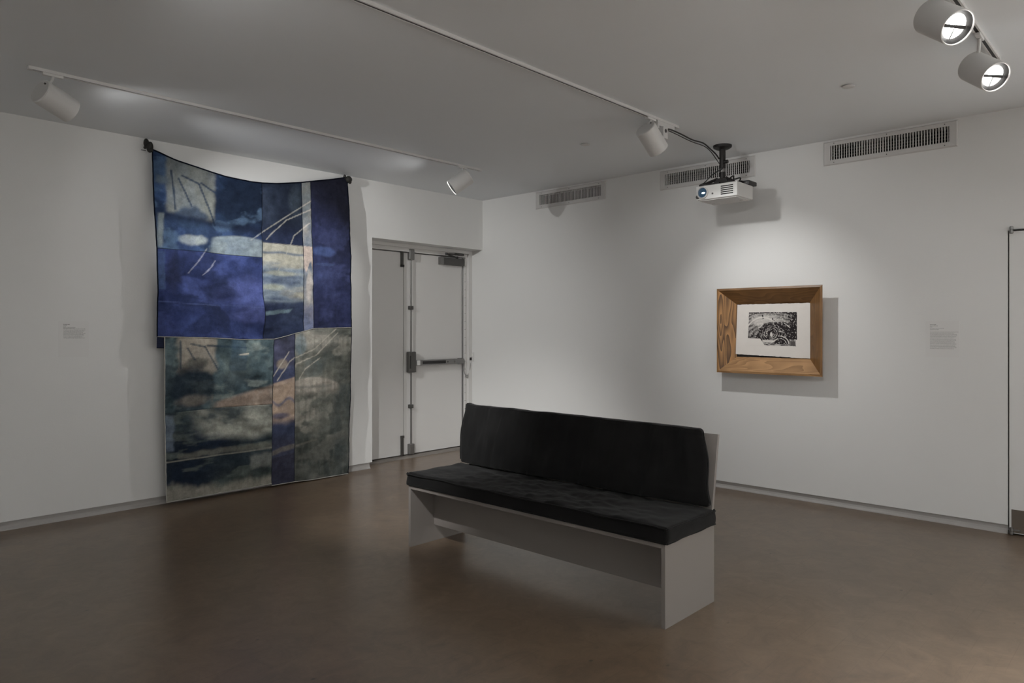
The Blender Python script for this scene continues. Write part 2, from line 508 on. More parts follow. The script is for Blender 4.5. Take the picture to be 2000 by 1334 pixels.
# panic device
XR = -0.937
bm = box(NB(), (XR - 0.052, YF - 0.062, 0.975), (XR + 0.052, YF, 1.215), 0.018, 3)
adopt(obj('latch_case', bm, M['dsteel'], smooth='auto'), la)
bm = box(NB(), (XR - 0.046, YF - 0.066, 1.02), (XR - 0.030, YF - 0.05, 1.17), 0.004)
adopt(obj('latch_plate', bm, M['black']), la)
for z, hh in ((2.335, 0.062), (0.094, 0.060)):
    bm = box(NB(), (XR - 0.036, YF - 0.05, z - hh), (XR + 0.036, YF, z + hh), 0.012, 3)
    adopt(obj('rod_latch', bm, M['steel'], smooth='auto'), la)
for z0_, z1_ in ((0.15, 0.978), (1.212, 2.28)):
    adopt(obj('vertical_rod', tube(NB(), [(XR, YF - 0.026, z0_), (XR, YF - 0.026, z1_)], 0.0085, 10), M['dsteel'], smooth='auto'), la)
for z in (0.585, 1.72):
    adopt(obj('rod_guide', box(NB(), (XR - 0.026, YF - 0.042, z - 0.022), (XR + 0.026, YF, z + 0.022), 0.008, 2), M['dsteel'], smooth='auto'), la)
adopt(obj('push_bar', box(NB(), (XR + 0.045, YF - 0.062, 1.052), (-0.135, YF - 0.012, 1.115), 0.008, 2), M['steel'], smooth='auto'), la)
adopt(obj('push_pad', box(NB(), (XR + 0.145, YF - 0.067, 1.066), (-0.435, YF - 0.056, 1.101), 0.003), M['black']), la)
adopt(obj('bar_collar', box(NB(), (XR + 0.062, YF - 0.066, 1.056), (XR + 0.108, YF - 0.03, 1.112), 0.01, 3), M['white'], smooth='auto'), la)
adopt(obj('bar_mount', box(NB(), (-0.19, YF - 0.02, 1.045), (-0.13, YF, 1.12), 0.004), M['dsteel']), la)
Ry = Matrix.Rotation(R(90), 4, 'X')
for x, rr in ((-0.40, 0.010), (-0.285, 0.016)):
    adopt(obj('lock_cylinder', lathe(NB(), [(0, 0.069), (rr * .6, 0.069), (rr, 0.064), (rr, 0.055)], 16, Matrix.Translation((x, YF, 1.083)) @ Ry), M['dsteel'] if rr < .012 else M['steel'], smooth='auto'), la)
# closer
adopt(obj('closer_body', box(NB(), (-0.485, YF - 0.058, 2.252), (-0.128, YF, 2.338), 0.006), M['dsteel']), la)
adopt(obj('closer_end_cap', box(NB(), (-0.500, YF - 0.060, 2.250), (-0.462, YF, 2.340), 0.004), M['steel']), la)
bm = NB()
tube(bm, [(-0.24, YF - 0.05, 2.350), (-0.515, YF - 0.16, 2.362)], 0.009, 8)
tube(bm, [(-0.515, YF - 0.16, 2.368), (-0.19, 0.20, 2.388)], 0.008, 8)
tube(bm, [(-0.515, YF - 0.16, 2.352), (-0.515, YF - 0.16, 2.380)], 0.014, 10)
tube(bm, [(-0.24, YF - 0.05, 2.330), (-0.24, YF - 0.05, 2.362)], 0.016, 10)
adopt(obj('closer_arm', bm, M['blackm'], smooth='auto'), la)
adopt(obj('closer_bracket', box(NB(), (-0.27, 0.178, 2.374), (-0.14, 0.214, 2.400), 0.004), M['dsteel']), la)
# surface bolts of the other leaf
for z0_, z1_ in ((2.20, 2.40), (0.03, 0.245)):
    adopt(obj('surface_bolt', box(NB(), (-1.071, YF - 0.016, z0_), (-1.036, YF, z1_), 0.004), M['dsteel']), lb)
    zc = z0_ if z0_ > 1 else z1_
    adopt(obj('bolt_knob', box(NB(), (-1.073, YF - 0.022, zc - 0.016), (-1.030, YF, zc + 0.012), 0.004), M['blackm'] if z0_ > 1 else M['dsteel']), lb)

# socket on the side wall of the recess, plug and cord to the panic bar
so = thing('wall_socket', 'small white socket plate on the wall beside the panic bar', 'socket', (0, 0.185, 1.13))
obj('face_plate', box(NB(), (-0.007, -0.036, -0.058), (0, 0.036, 0.058), 0.003), M['white'], so)
for z in (-0.024, 0.024):
    obj('socket_face', box(NB(), (-0.0085, -0.017, z - 0.015), (-0.006, 0.017, z + 0.015), 0.004), M['label'], so)
obj('plate_screw', lathe(NB(), [(0, 0.0085), (0.004, 0.008), (0.004, 0.006)], 8, Matrix.Rotation(R(-90), 4, 'Y')), M['dsteel'], so)
pc = thing('plug_cord', 'thin grey cord looping from a black plug to the panic bar', 'cord', (-0.0085, 0.195, 1.106))
obj('plug', box(NB(), (-0.034, -0.015, -0.018), (0, 0.015, 0.018), 0.008, 3), M['black'], pc, smooth='auto')
p0 = Vector(pc.location)
for k, (dz, sx) in enumerate(((0.0, 0.0), (-0.032, 0.012))):
    pts = [(-0.03, 0.193, 1.09), (-0.035 + sx * .3, 0.185, 1.02), (-0.045, 0.19, 0.96 + dz * .5), (-0.068, 0.195, 0.905 + dz), (-0.10, 0.20, 0.915 + dz * .4), (-0.118, 0.21, 0.965), (-0.128, 0.225, 1.045)]
    obj('cord', tube(NB(), [Vector(p) - p0 for p in smooth_path(pts, 8)], 0.0042, 6), M['cord'], pc, smooth=True)

# ------------------------------------------------------------------ flush door in the vent wall
d2 = structure('door_2', 'flush white door with pivot hinge and steel kick plate', (0, -5.83, 0))
def d2o(o, parent=None):
    if parent is None:
        o.parent = d2
        o.matrix_parent_inverse = Matrix.Translation(-d2.location)
    else:
        o.parent = parent
    return o
lf = d2o(bxo('door_leaf', (0.0, D2[0] + 0.008, 0.012), (0.045, D2[1] - 0.009, D2[3] - 0.008), M['wall'], None, 0.001))
d2o(bxo('gap_shade_sheet', (0.05, D2[0] - 0.02, 0.0), (0.10, D2[1] + 0.02, D2[3] + 0.02), M['dark']))  # dark sheet behind the leaf, puts the gap's shade into colour
d2o(bxo('kick_plate', (-0.0025, D2[0] + 0.03, 0.018), (0.0, D2[1] - 0.022, 0.182), M['kick'], None, 0.0008), lf)
bm = NB()
for y in (D2[1] - 0.035, D2[1] - 0.33, D2[1] - 0.6):
    tube(bm, [(-0.0025, y, 0.172), (-0.0045, y, 0.172)], 0.0035, 8)
d2o(obj('plate_screws', bm, M['steel']), lf)
for z in (2.180, 0.030):
    s = 1 if z > 1 else -1
    bm = NB()
    prof = [(0, -0.026), (0.009, -0.026), (0.0125, -0.022), (0.0125, -0.004), (0.009, -0.002), (0.009, 0.002), (0.0125, 0.004), (0.0125, 0.022), (0.009, 0.026), (0, 0.026)]
    lathe(bm, prof, 16, Matrix.Translation((-0.014, D2[1] - 0.024, z)))
    d2o(obj('pivot_hinge', bm, M['steel'], smooth='auto'), lf)
    if z > 1:
        d2o(bxo('pivot_arm', (-0.010, D2[1] - 0.30, z - 0.004), (0.004, D2[1] - 0.03, z + 0.003), M['blackm'], None, 0.001), lf)
    else:
        d2o(bxo('pivot_arm', (-0.022, D2[1] - 0.075, z + 0.004), (0.004, D2[1] - 0.004, z + 0.012), M['steel'], None, 0.002), lf)

# ------------------------------------------------------------------ air vents
rnd = random.Random(4)
def make_vent(i, rect, label, cross, shut):
    y0, y1, z0, z1 = rect
    v = thing('air_vent', label, 'vent', (0, (y0 + y1) / 2, (z0 + z1) / 2), group='air vents under the ceiling')
    w, h = (y1 - y0) / 2, (z1 - z0) / 2
    iw0, iw1, ih0, ih1 = -w + 0.055, w - 0.055, -h + 0.042, h - 0.036
    # flange: sloping ring
    bm = NB()
    outer = [(-w, -h), (w, -h), (w, h), (-w, h)]
    inner = [(iw0, ih0), (iw1, ih0), (iw1, ih1), (iw0, ih1)]
    rings = []
    for pts, x in ((outer, 0.0), (outer, -0.004), ([(y * 0.985, z * 0.92) for y, z in outer], -0.010), (inner, -0.007), (inner, 0.02)):
        rings.append([bm.verts.new((x, y, z)) for y, z in pts])
    for A, B in zip(rings, rings[1:]):
        for k in range(4):
            bm.faces.new((A[k], A[(k + 1) % 4], B[(k + 1) % 4], B[k]))
    obj('flange', bm, M['vent'], v)
    bxo('duct_back', (0.075, iw0, ih0), (0.08, iw1, ih1), M['dark'], v)
    src = None
    for sy, sz in ((iw0 + 0.03, h - 0.018), (iw1 - 0.03, h - 0.018), (0, h - 0.018), (iw0 + 0.03, -h + 0.02), (iw1 - 0.03, -h + 0.02), (0, -h + 0.02)):
        if src is None:
            src = obj('flange_screw', lathe(NB(), [(0, 0.0115), (0.004, 0.011), (0.004, 0.007)], 8, Matrix.Rotation(R(-90), 4, 'Y')), M['dsteel'], v)
            o = src
        else:
            o = src.copy(); COL.objects.link(o); o.parent = v
        o.location = (0, sy, sz)
    # upright blades, each a piece of its own sharing one mesh
    hh = (ih1 - ih0) / 2; zc = (ih1 + ih0) / 2
    n = 44
    src = None
    for k in range(n):
        y = iw0 + (k + 0.5) * (iw1 - iw0) / n
        if src is None:
            src = bxo('slat', (-0.005, -0.0034, -hh), (0.005, 0.0034, hh), M['vent'], v)
            o = src
        else:
            o = src.copy(); COL.objects.link(o); o.parent = v
        o.location = (0.002, y, zc)
        o.rotation_euler = (0, 0, shut(k / n) + rnd.uniform(-0.10, 0.10))
    if cross:
        src = None
        for k in range(5):
            if src is None:
                src = bxo('cross_blade', (-0.008, iw0, -0.0020), (0.008, iw1, 0.0020), M['ventshade'], v); o = src
            else:
                o = src.copy(); COL.objects.link(o); o.parent = v
            o.location = (0.046, 0, zc - hh + (k + 0.5) * 2 * hh / 5)
    return v
make_vent(0, VENTS[0], 'air vent beside the corner, with most of its blades turned shut', False, lambda t: 1.05 if t < 0.70 else 0.30)
make_vent(1, VENTS[1], 'air vent with evenly open dark slots behind the projector', True, lambda t: 0.02)
make_vent(2, VENTS[2], 'air vent with uneven blades on the far side of the projector from the corner', True, lambda t: 0.75 if 0.52 < t < 0.76 else (0.25 if 0.76 <= t < 0.95 else 0.0))

# ------------------------------------------------------------------ lighting tracks
def make_track(x0, x1, y, label):
    t = thing('lighting_track', label, 'track', ((x0 + x1) / 2, y, H), group='ceiling lighting tracks')
    hl = (x1 - x0) / 2
    W, D, sl = 0.0175, 0.019, 0.0085
    prof = [(-W, 0), (-W, -D), (-sl, -D), (-sl, -D + 0.004), (-W + 0.004, -D + 0.004), (-W + 0.004, -0.003), (W - 0.004, -0.003), (W - 0.004, -D + 0.004), (sl, -D + 0.004), (sl, -D), (W, -D), (W, 0)]
    bm = NB()
    e = [[bm.verts.new((x, yy, z)) for yy, z in prof] for x in (-hl, hl)]
    for k in range(len(prof)):
        bm.faces.new((e[0][k], e[1][k], e[1][(k + 1) % len(prof)], e[0][(k + 1) % len(prof)]))
    obj('channel', bm, M['white'], t)
    bxo('slot_liner', (-hl, -W + 0.004, -D + 0.0045), (hl, W - 0.004, -0.004), M['black'], t)
    for s in (-1, 1):
        bxo('end_cap', (s * hl - 0.012, -W - 0.002, -D - 0.002), (s * hl + 0.012, W + 0.002, 0), M['white'], t, 0.002)
    return t
make_track(-5.02, -1.24, -1.216, 'long white ceiling track running beside the wall with the blue hanging')
make_track(-7.60, -1.25, -3.405, 'white ceiling track ending at the projector outlet box')
make_track(-7.60, -1.23, -5.490, 'white ceiling track carrying the pair of glowing spotlights')

# ------------------------------------------------------------------ spotlights
RL, LL = 0.078, 0.205
def spot_light(name, watts, size, blend, radius, parent, z):
    d = bpy.data.lights.new(name, 'SPOT')
    d.energy = watts; d.spot_size = R(size); d.spot_blend = blend; d.shadow_soft_size = radius; d.color = WARM
    o = bpy.data.objects.new(name, d); link(o, parent)
    o.location = (0, 0, z)
    return o
def make_lamp(base, centre, target, power, label, group=None, cone=52, spillcone=125, lit=True):
    """base: point on the track; centre: middle of the head; the beam runs from the head to the target"""
    t = thing('spotlight', label, 'spotlight', base, group=group)
    c = Vector(centre) - Vector(base)
    d = (Vector(target) - Vector(centre)).normalized()
    q = (-d).to_track_quat('Z', 'Y')                    # local -Z looks along the beam
    # adapter and stem
    bxo('track_adapter', (-0.055, -0.013, -0.034), (0.055, 0.013, -0.0185), M['white'], t, 0.003)
    stem_end = Vector((c.x, c.y, c.z)) - d * 0.045 + Vector((0, 0, RL * 0.93))
    stem_top = Vector((0, 0, -0.034))
    obj('stem', tube(NB(), [stem_top, Vector((stem_end.x * .2, stem_end.y * .2, stem_end.z + (stem_top.z - stem_end.z) * .6)), stem_end], 0.0085, 10), M['white'], t, smooth='auto')
    obj('knuckle', lathe(NB(), [(0, 0.014), (0.012, 0.014), (0.014, 0.010), (0.014, -0.012), (0, -0.012)], 14, Matrix.Translation(stem_end)), M['white'], t, smooth='auto')
    # head
    hd = obj('head', lathe(NB(), [(0, LL / 2), (RL - 0.005, LL / 2), (RL, LL / 2 - 0.005), (RL, -LL / 2), (RL - 0.004, -LL / 2 - 0.001), (RL - 0.006, -LL / 2 + 0.004), (RL - 0.006, LL / 2 - 0.006), (0, LL / 2 - 0.006)], 40), M['white'], t, smooth='auto')
    hd.location = c; hd.rotation_mode = 'QUATERNION'; hd.rotation_quaternion = q
    zi = -LL / 2 + 0.022
    obj('baffle', lathe(NB(), [(RL - 0.0065, -LL / 2 + 0.006), (0.056, zi), (0.054, zi + 0.004)], 36), M['baffle'], hd, smooth=True)
    obj('reflector', lathe(NB(), [(0.0555, zi + 0.002), (0.045, zi + 0.014), (0.02, zi + 0.024), (0, zi + 0.026)], 32), M['lampglow'], hd, smooth=True)
    obj('bulb', lathe(NB(), [(0, zi + 0.004), (0.012, zi + 0.008), (0.016, zi + 0.016), (0.010, zi + 0.024)], 16), M['bulb'], hd, smooth=True)
    bm = NB()
    box(bm, (-0.056, -0.007, zi - 0.004), (0.056, 0.007, zi - 0.002)); box(bm, (-0.002, -0.056, zi - 0.004), (0.002, 0.0, zi - 0.002))
    obj('cross_bar', bm, M['baffle'], hd)
    obj('screw', lathe(NB(), [(0, 0.008), (0.006, 0.007), (0.006, 0)], 8, Matrix.Translation((0.03, 0.045, LL / 2))), M['dsteel'], hd)
    if lit:
        spot_light('beam', power[0], cone, 1.0, 0.012, hd, -LL / 2 - 0.004)
        spot_light('spill', power[1], spillcone, 0.45, 0.045, hd, -LL / 2 - 0.004)
    return t
TA, TB_, TC = -1.216, -3.405, -5.49
make_lamp((-4.90, TA, H), (-4.885, TA, 2.872), (-1.62, -0.1, 1.66), POWER['tapestry_far'], "white spotlight beside the hanging, at the track end away from the door, mouth turned away", cone=68)
make_lamp((-1.475, TA, H), (-1.50, TA, 2.885), (-2.95, -0.1, 1.55), POWER['tapestry_near'], 'white spotlight above the double door, its lit mouth aimed along the hanging', cone=80, spillcone=168)
make_lamp((-1.615, TB_, H), (-1.60, TB_, 2.880), (0, -3.60, 1.45), POWER['print_lamp'], 'white spotlight beside the outlet box, its mouth aimed at the framed print', cone=68)
make_lamp((-2.54, TC, H), (-2.50, TC, 2.857), (-4.4, -8.2, 0.4), POWER['pair'], 'glowing spotlight with crossbar, hung further along the track than its glowing twin', 'pair of glowing spotlights', cone=100)
make_lamp((-1.71, TC, H), (-1.66, TC - 0.01, 2.850), (-3.9, -8.2, 0.35), POWER['pair'], 'glowing spotlight with crossbar hung at the very end of its track', 'pair of glowing spotlights', cone=100)
for (x, y, tx, ty, tz, kind, lb_) in ((-6.9, TB_, -9.95, -3.6, 1.6, 'far', 'added fill spotlight aimed at the bare wall facing the vents'),
                           (-4.4, TC, -3.8, -9.95, 1.6, 'room', 'added fill spotlight aimed at the middle of the bare wall facing the hanging'),
                           (-6.9, TC, -7.2, -9.95, 1.6, 'room', 'added fill spotlight aimed at the far end of the bare wall facing the hanging'),
                           (-5.35, TB_, -1.55, -1.35, 0.0, 'floor', 'added fill spotlight aimed down at the floor before the double door'),
                           (-4.9, TC, 0.0, -7.7, 1.6, 'side', 'added fill spotlight aimed at the wall beyond the flush door'),
                           (-5.7, TC, 0.0, -8.9, 1.6, 'side', 'added fill spotlight aimed at the end of the wall beyond the flush door')):
    make_lamp((x, y, H), (x, y, 2.875), (tx, ty, tz), POWER[kind], lb_, 'added fill spotlights out of view', cone=dict(room=110, far=110, side=44, floor=42)[kind])  # unseen spotlights added to give the room its fill light

# outlet box on the middle track
ob = thing('track_outlet', 'white plug-in outlet box on the ceiling track feeding the projector', 'outlet', (-1.40, TB_, H))
bxo('adapter_bar', (-0.14, -0.016, -0.056), (0.10, 0.016, -0.0185), M['white'], ob, 0.004)
bxo('outlet_box', (-0.085, -0.028, -0.142), (-0.02, 0.028, -0.054), M['white'], ob, 0.005)
obj('socket_face', lathe(NB(), [(0, 0.030), (0.014, 0.030), (0.014, 0.026)], 14, Matrix.Translation((-0.052, 0, -0.085)) @ Matrix.Rotation(R(90), 4, 'X')), M['dsteel'], ob)
obj('turn_knob', lathe(NB(), [(0, 0.02), (0.015, 0.02), (0.018, 0.012), (0.018, -0.012), (0, -0.014)], 14, Matrix.Translation((-0.128, 0, -0.066))), M['white'], ob, smooth='auto')

# ------------------------------------------------------------------ projector
PX, PY = -0.45, -3.408
pr = thing('projector', 'white ceiling projector with blue lens on a black pole mount', 'projector', (PX, PY, 2.578))
xf, xb, yl, yr = -0.150, 0.150, 0.188, -0.186   # front (into the room), back, lens side, vent side
bm = box(NB(), (xf, yr, 0.0), (xb, yl, 0.118), 0.010, 3)
body = obj('body', bm, M['proj'], pr, smooth='auto')
bxo('base_tray', (xf + 0.02, yr + 0.02, -0.008), (xb - 0.02, yl - 0.02, 0.002), M['vent'], pr, 0.004)
RyN = Matrix.Rotation(R(-90), 4, 'Y')
LC = Matrix.Translation((xf, 0.125, 0.058)) @ RyN
obj('lens_ring', lathe(NB(), [(0.052, -0.004), (0.052, 0.010), (0.044, 0.016), (0.041, 0.012), (0.041, -0.004)], 36, LC), M['vent'], pr, smooth='auto')
obj('lens', lathe(NB(), [(0.042, 0.002), (0.034, 0.009), (0.018, 0.014), (0, 0.0155)], 32, LC), M['lens'], pr, smooth=True)
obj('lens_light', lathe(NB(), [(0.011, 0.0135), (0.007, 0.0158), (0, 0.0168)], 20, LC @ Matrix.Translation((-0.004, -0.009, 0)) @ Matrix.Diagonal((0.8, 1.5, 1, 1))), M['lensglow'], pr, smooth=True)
for k in range(5):
    bxo('vent_slot', (xf - 0.0012, -0.150, 0.022 + k * 0.0165), (xf + 0.004, -0.040, 0.030 + k * 0.0165), M['dark'], pr)
obj('sensor_window', lathe(NB(), [(0, 0.002), (0.008, 0.0015), (0.008, -0.002)], 14, Matrix.Translation((xf, 0.035, 0.042)) @ RyN), M['dsteel'], pr)
obj('focus_dial', lathe(NB(), [(0, 0.008), (0.016, 0.006), (0.018, -0.002)], 16, Matrix.Translation((xf, 0.172, 0.026)) @ RyN), M['dsteel'], pr, smooth='auto')
for y in (0.13, -0.13):
    obj('foot', lathe(NB(), [(0, -0.018), (0.012, -0.018), (0.012, 0.0)], 14, Matrix.Translation((0.05, y, -0.002)) @ Matrix.Diagonal((1, 1, 0.6, 1))), M['vent'], pr)
# mount
ct = H - 2.578
obj('ceiling_plate', lathe(NB(), [(0, ct - 0.034), (0.050, ct - 0.034), (0.075, ct - 0.020), (0.078, ct - 0.012), (0.078, ct), (0, ct)], 32, Matrix.Translation((0, 0.02, 0))), M['blackm'], pr, smooth='auto')
obj('pole', tube(NB(), [(0, 0.02, 0.255), (0, 0.02, ct - 0.02)], 0.026, 18), M['blackm'], pr, smooth='auto')
obj('pole_knob', tube(NB(), [(-0.01, 0.0, 0.325), (-0.01, -0.034, 0.325)], 0.016, 12), M['blackm'], pr, smooth='auto')
obj('pole_collar', tube(NB(), [(0, 0.02, 0.243), (0, 0.02, 0.272)], 0.0275, 18), M['steel'], pr, smooth='auto')
bm = NB()
tube(bm, [(0, 0.02, 0.175), (0, 0.02, 0.246)], 0.022, 16)
box(bm, (-0.05, -0.045, 0.150), (0.05, 0.075, 0.185), 0.006)
box(bm, (-0.10, -0.11, 0.128), (0.10, 0.125, 0.140), 0.003)
obj('bracket', bm, M['blackm'], pr)
for a, b_ in (((-0.03, 0.05, 0.185), (-0.128, 0.15, 0.124)), ((-0.03, -0.03, 0.185), (-0.11, -0.13, 0.124)), ((0.03, 0.05, 0.185), (0.11, 0.15, 0.124)), ((0.03, -0.03, 0.185), (0.10, -0.10, 0.124))):
    obj('strut', tube(NB(), [a, b_, (b_[0], b_[1], 0.117)], 0.012, 8), M['blackm'], pr, smooth='auto')
bxo('top_rail', (-0.145, -0.02, 0.1175), (-0.105, 0.165, 0.132), M['blackm'], pr, 0.003)
bx_ = thing('media_box', 'small black box lying on the back corner of the projector', 'box', (-0.35, -3.555, 2.697))
obj('case', box(NB(), (-0.06, -0.052, 0.0), (0.095, 0.045, 0.034), 0.006), M['black'], bx_, smooth='auto')
for y in (-0.03, 0.0, 0.026):
    bxo('port', (-0.061, y - 0.007, 0.010), (-0.058, y + 0.007, 0.022), M['dsteel'], bx_)
def cable(name, label, pts, r, m):
    b0 = Vector(pts[0])
    o = obj(name, tube(NB(), [Vector(p) - b0 for p in smooth_path(pts, 10)], r, 7), m, None, smooth=True)
    o.location = b0
    return tag(o, label, 'cable')
def pcable(pts, r, m):
    b0 = Vector(pr.location)
    return obj('lead', tube(NB(), [Vector(p) - b0 for p in smooth_path(pts, 10)], r, 7), m, pr, smooth=True)
cable('power_cable', 'thick black power cable slung from the outlet box to the projector pole',
      [(-1.425, TB_ - 0.036, 2.982), (-1.36, -3.432, 2.990), (-1.204, -3.42, 2.992), (-0.992, -3.40, 2.993), (-0.759, -3.37, 3.016), (-0.616, -3.352, 3.004), (-0.515, -3.357, 2.972), (-0.470, -3.368, 2.935)], 0.0058, M['black'])
cable('signal_cable', 'thin black cable hanging below the thicker projector cable',
      [(-1.425, TB_ - 0.036, 2.970), (-1.299, -3.432, 2.971), (-1.009, -3.40, 2.976), (-0.723, -3.358, 3.000), (-0.579, -3.342, 2.987), (-0.506, -3.350, 2.942), (-0.470, -3.368, 2.895)], 0.0038, M['black'])
pcable([(-0.478, PY - 0.01, 2.855), (-0.492, PY + 0.02, 2.835), (-0.50, PY + 0.09, 2.80), (-0.52, PY + 0.15, 2.74), (-0.57, PY + 0.17, 2.712), (-0.585, PY + 0.13, 2.708)], 0.0048, M['black'])
pcable([(-0.42, PY - 0.03, 2.765), (-0.45, PY - 0.08, 2.775), (-0.50, PY - 0.11, 2.735), (-0.47, PY - 0.15, 2.745), (-0.43, PY - 0.12, 2.725), (-0.46, PY - 0.09, 2.718), (-0.44, PY - 0.145, 2.722), (-0.412, PY - 0.15, 2.714)], 0.0065, M['black'])

# ceiling cover plates
for x, y, lb_ in ((-1.30, -2.56, 'flat white round cover plate in the ceiling between the two longest tracks'), (-1.305, -4.696, 'flat white round cover plate in the ceiling between the projector and the glowing spotlights')):
    o = obj('ceiling_cover_plate', lathe(NB(), [(0, -0.010), (0.036, -0.010), (0.039, -0.008), (0.039, -0.006), (0.027, -0.005), (0.027, 0.0), (0, 0.0)], 32), M['white'], None, smooth='auto')
    o.location = (x, y, H)
    tag(o, lb_, 'cover plate', 'ceiling cover plates')

# ------------------------------------------------------------------ blue patchwork hanging
Pt = lambda *a: [np.array(p, float) for p in a]
TOP = Pt((-3.905, 2.945), (-3.73, 2.895), (-3.47, 2.85), (-3.29, 2.82), (-3.05, 2.81), (-2.94, 2.815), (-2.80, 2.83), (-2.54, 2.88), (-2.44, 2.905), (-2.19, 2.965), (-2.01, 3.015))
LOW = Pt((-3.87, 1.41), (-3.47, 1.40), (-3.15, 1.38), (-2.92, 1.38), (-2.82, 1.38), (-2.69, 1.41), (-2.61, 1.432), (-2.51, 1.455), (-2.40, 1.48), (-1.98, 1.49))
BOT = Pt((-3.79, 0.030), (-3.47, 0.036), (-2.85, 0.040), (-2.848, 0.022), (-2.61, 0.02), (-2.48, 0.013), (-2.01, 0.012))
def part_of(poly, x0, x1):
    xs = [p[0] for p in poly]
    zs = [p[1] for p in poly]
    mid = [p for p in poly if x0 < p[0] < x1]
    return [np.array((x0, np.interp(x0, xs, zs)))] + mid + [np.array((x1, np.interp(x1, xs, zs)))]
def resample(poly, n, round_=False):
    P = np.array(poly); d = np.r_[0, np.cumsum(np.hypot(*(P[1:] - P[:-1]).T))]
    t = np.linspace(0, d[-1], n)
    return np.stack([np.interp(t, d, P[:, 0]), np.interp(t, d, P[:, 1])], 1)
S12 = Pt((-3.87, 2.14), (-3.47, 2.14), (-3.24, 2.13), (-2.94, 2.13))
S67 = Pt((-3.81, 0.77), (-3.34, 0.785), (-2.84, 0.775))

def fold_y(x, z):
    """distance of the cloth from the wall, negative into the room"""
    y = -0.105 + 0.030 * (fbm(x * 1.5, z * 0.9, 5, 3) - 0.5)
    def ridge(p, q, w, amp):
        p, q = np.array(p), np.array(q); d = q - p; L_ = np.hypot(*d); d = d / L_
        s = (x - p[0]) * d[0] + (z - p[1]) * d[1]; n = -(x - p[0]) * d[1] + (z - p[1]) * d[0]
        return amp * np.exp(-(n / w) ** 2) * sstep(-0.15, 0.25, s) * sstep(L_ + 0.2, L_ - 0.2, s)
    y += ridge((-3.62, 1.98), (-2.95, 1.40), 0.075, 0.055) - ridge((-3.50, 2.05), (-2.88, 1.56), 0.085, 0.045)
    y += ridge((-3.45, 1.36), (-3.05, 0.95), 0.055, 0.040) - ridge((-3.28, 1.36), (-2.9, 1.0), 0.055, 0.028)
    y += ridge((-2.95, 1.66), (-2.45, 1.50), 0.07, 0.020) + ridge((-3.7, 2.40), (-2.6, 2.36), 0.05, 0.014)
    y += ridge((-3.35, 0.72), (-2.95, 0.50), 0.05, 0.018) - ridge((-3.2, 0.55), (-2.9, 0.62), 0.04, 0.014)
    for k in range(5):
        y += ridge((-3.1 + .01 * k, 1.27 - 0.12 * k), (-2.87, 1.25 - 0.11 * k), 0.022, 0.008)
    y += 0.020 * (fbm(x * 6, z * 5, 9, 3) - 0.5) + 0.011 * (fbm(x * 9 + z * 14, z * 20 - x * 6, 10, 3) - 0.5)
    y += 0.016 * np.exp(-((x + 2.01) / 0.15) ** 2) * sstep(2.6, 3.0, z)
    return np.clip(y, -0.19, -0.035)

GAIN = 0.54
def C(*c):
    c = np.asarray(c, float); m_ = c.mean()
    return lin(m_ + (c - m_) * 0.82) / GAIN
def ramp(t, stops):
    xs = [s[0] for s in stops]
    cols = np.array([s[1] for s in stops])
    return np.stack([np.interp(t, xs, cols[:, k]) for k in range(3)], -1)
def blob(x, z, cx, cz, rx, rz, soft=0.5, seed=1, rag=0.3):
    d = np.sqrt(((x - cx) / rx) ** 2 + ((z - cz) / rz) ** 2) + rag * (fbm(x * 9, z * 9, seed, 3) - 0.5) * 2
    return sstep(1 + soft / 2, 1 - soft / 2, d)
def rect(x, z, x0, x1, z0, z1, s=0.02, seed=3, rag=0.03):
    j = rag * (fbm(x * 12, z * 12, seed, 3) - 0.5) * 2
    k = rag * (fbm(x * 12, z * 12, seed + 9, 3) - 0.5) * 2
    return sstep(x0 - s, x0 + s, x + j) * sstep(x1 + s, x1 - s, x + j) * sstep(z0 - s, z0 + s, z + k) * sstep(z1 + s, z1 - s, z + k)
def stroke(x, z, p, q, w):
    p, q = np.array(p), np.array(q); d = q - p; L2 = (d ** 2).sum()
    t = np.clip(((x - p[0]) * d[0] + (z - p[1]) * d[1]) / L2, 0, 1)
    return sstep(w, w * 0.4, np.hypot(x - p[0] - t * d[0], z - p[1] - t * d[1]))
def mixc(c, m, col):
    m = np.clip(m, 0, 1)[..., None]
    return c * (1 - m) + np.asarray(col) * m
def LINES(c, x, z, col, a=0.75):
    for p, q in (((-3.05, 2.28), (-2.72, 2.52)), ((-2.72, 2.52), (-2.40, 2.74)), ((-2.90, 2.30), (-2.70, 2.50)), ((-2.70, 2.50), (-2.34, 2.68)), ((-2.78, 2.02), (-2.62, 2.35)), ((-2.62, 2.36), (-2.45, 2.50)), ((-3.60, 1.95), (-3.45, 2.17)), ((-3.48, 1.94), (-3.38, 2.07))):
        c = mixc(c, a * stroke(x, z, p, q, 0.007), col)
    return c

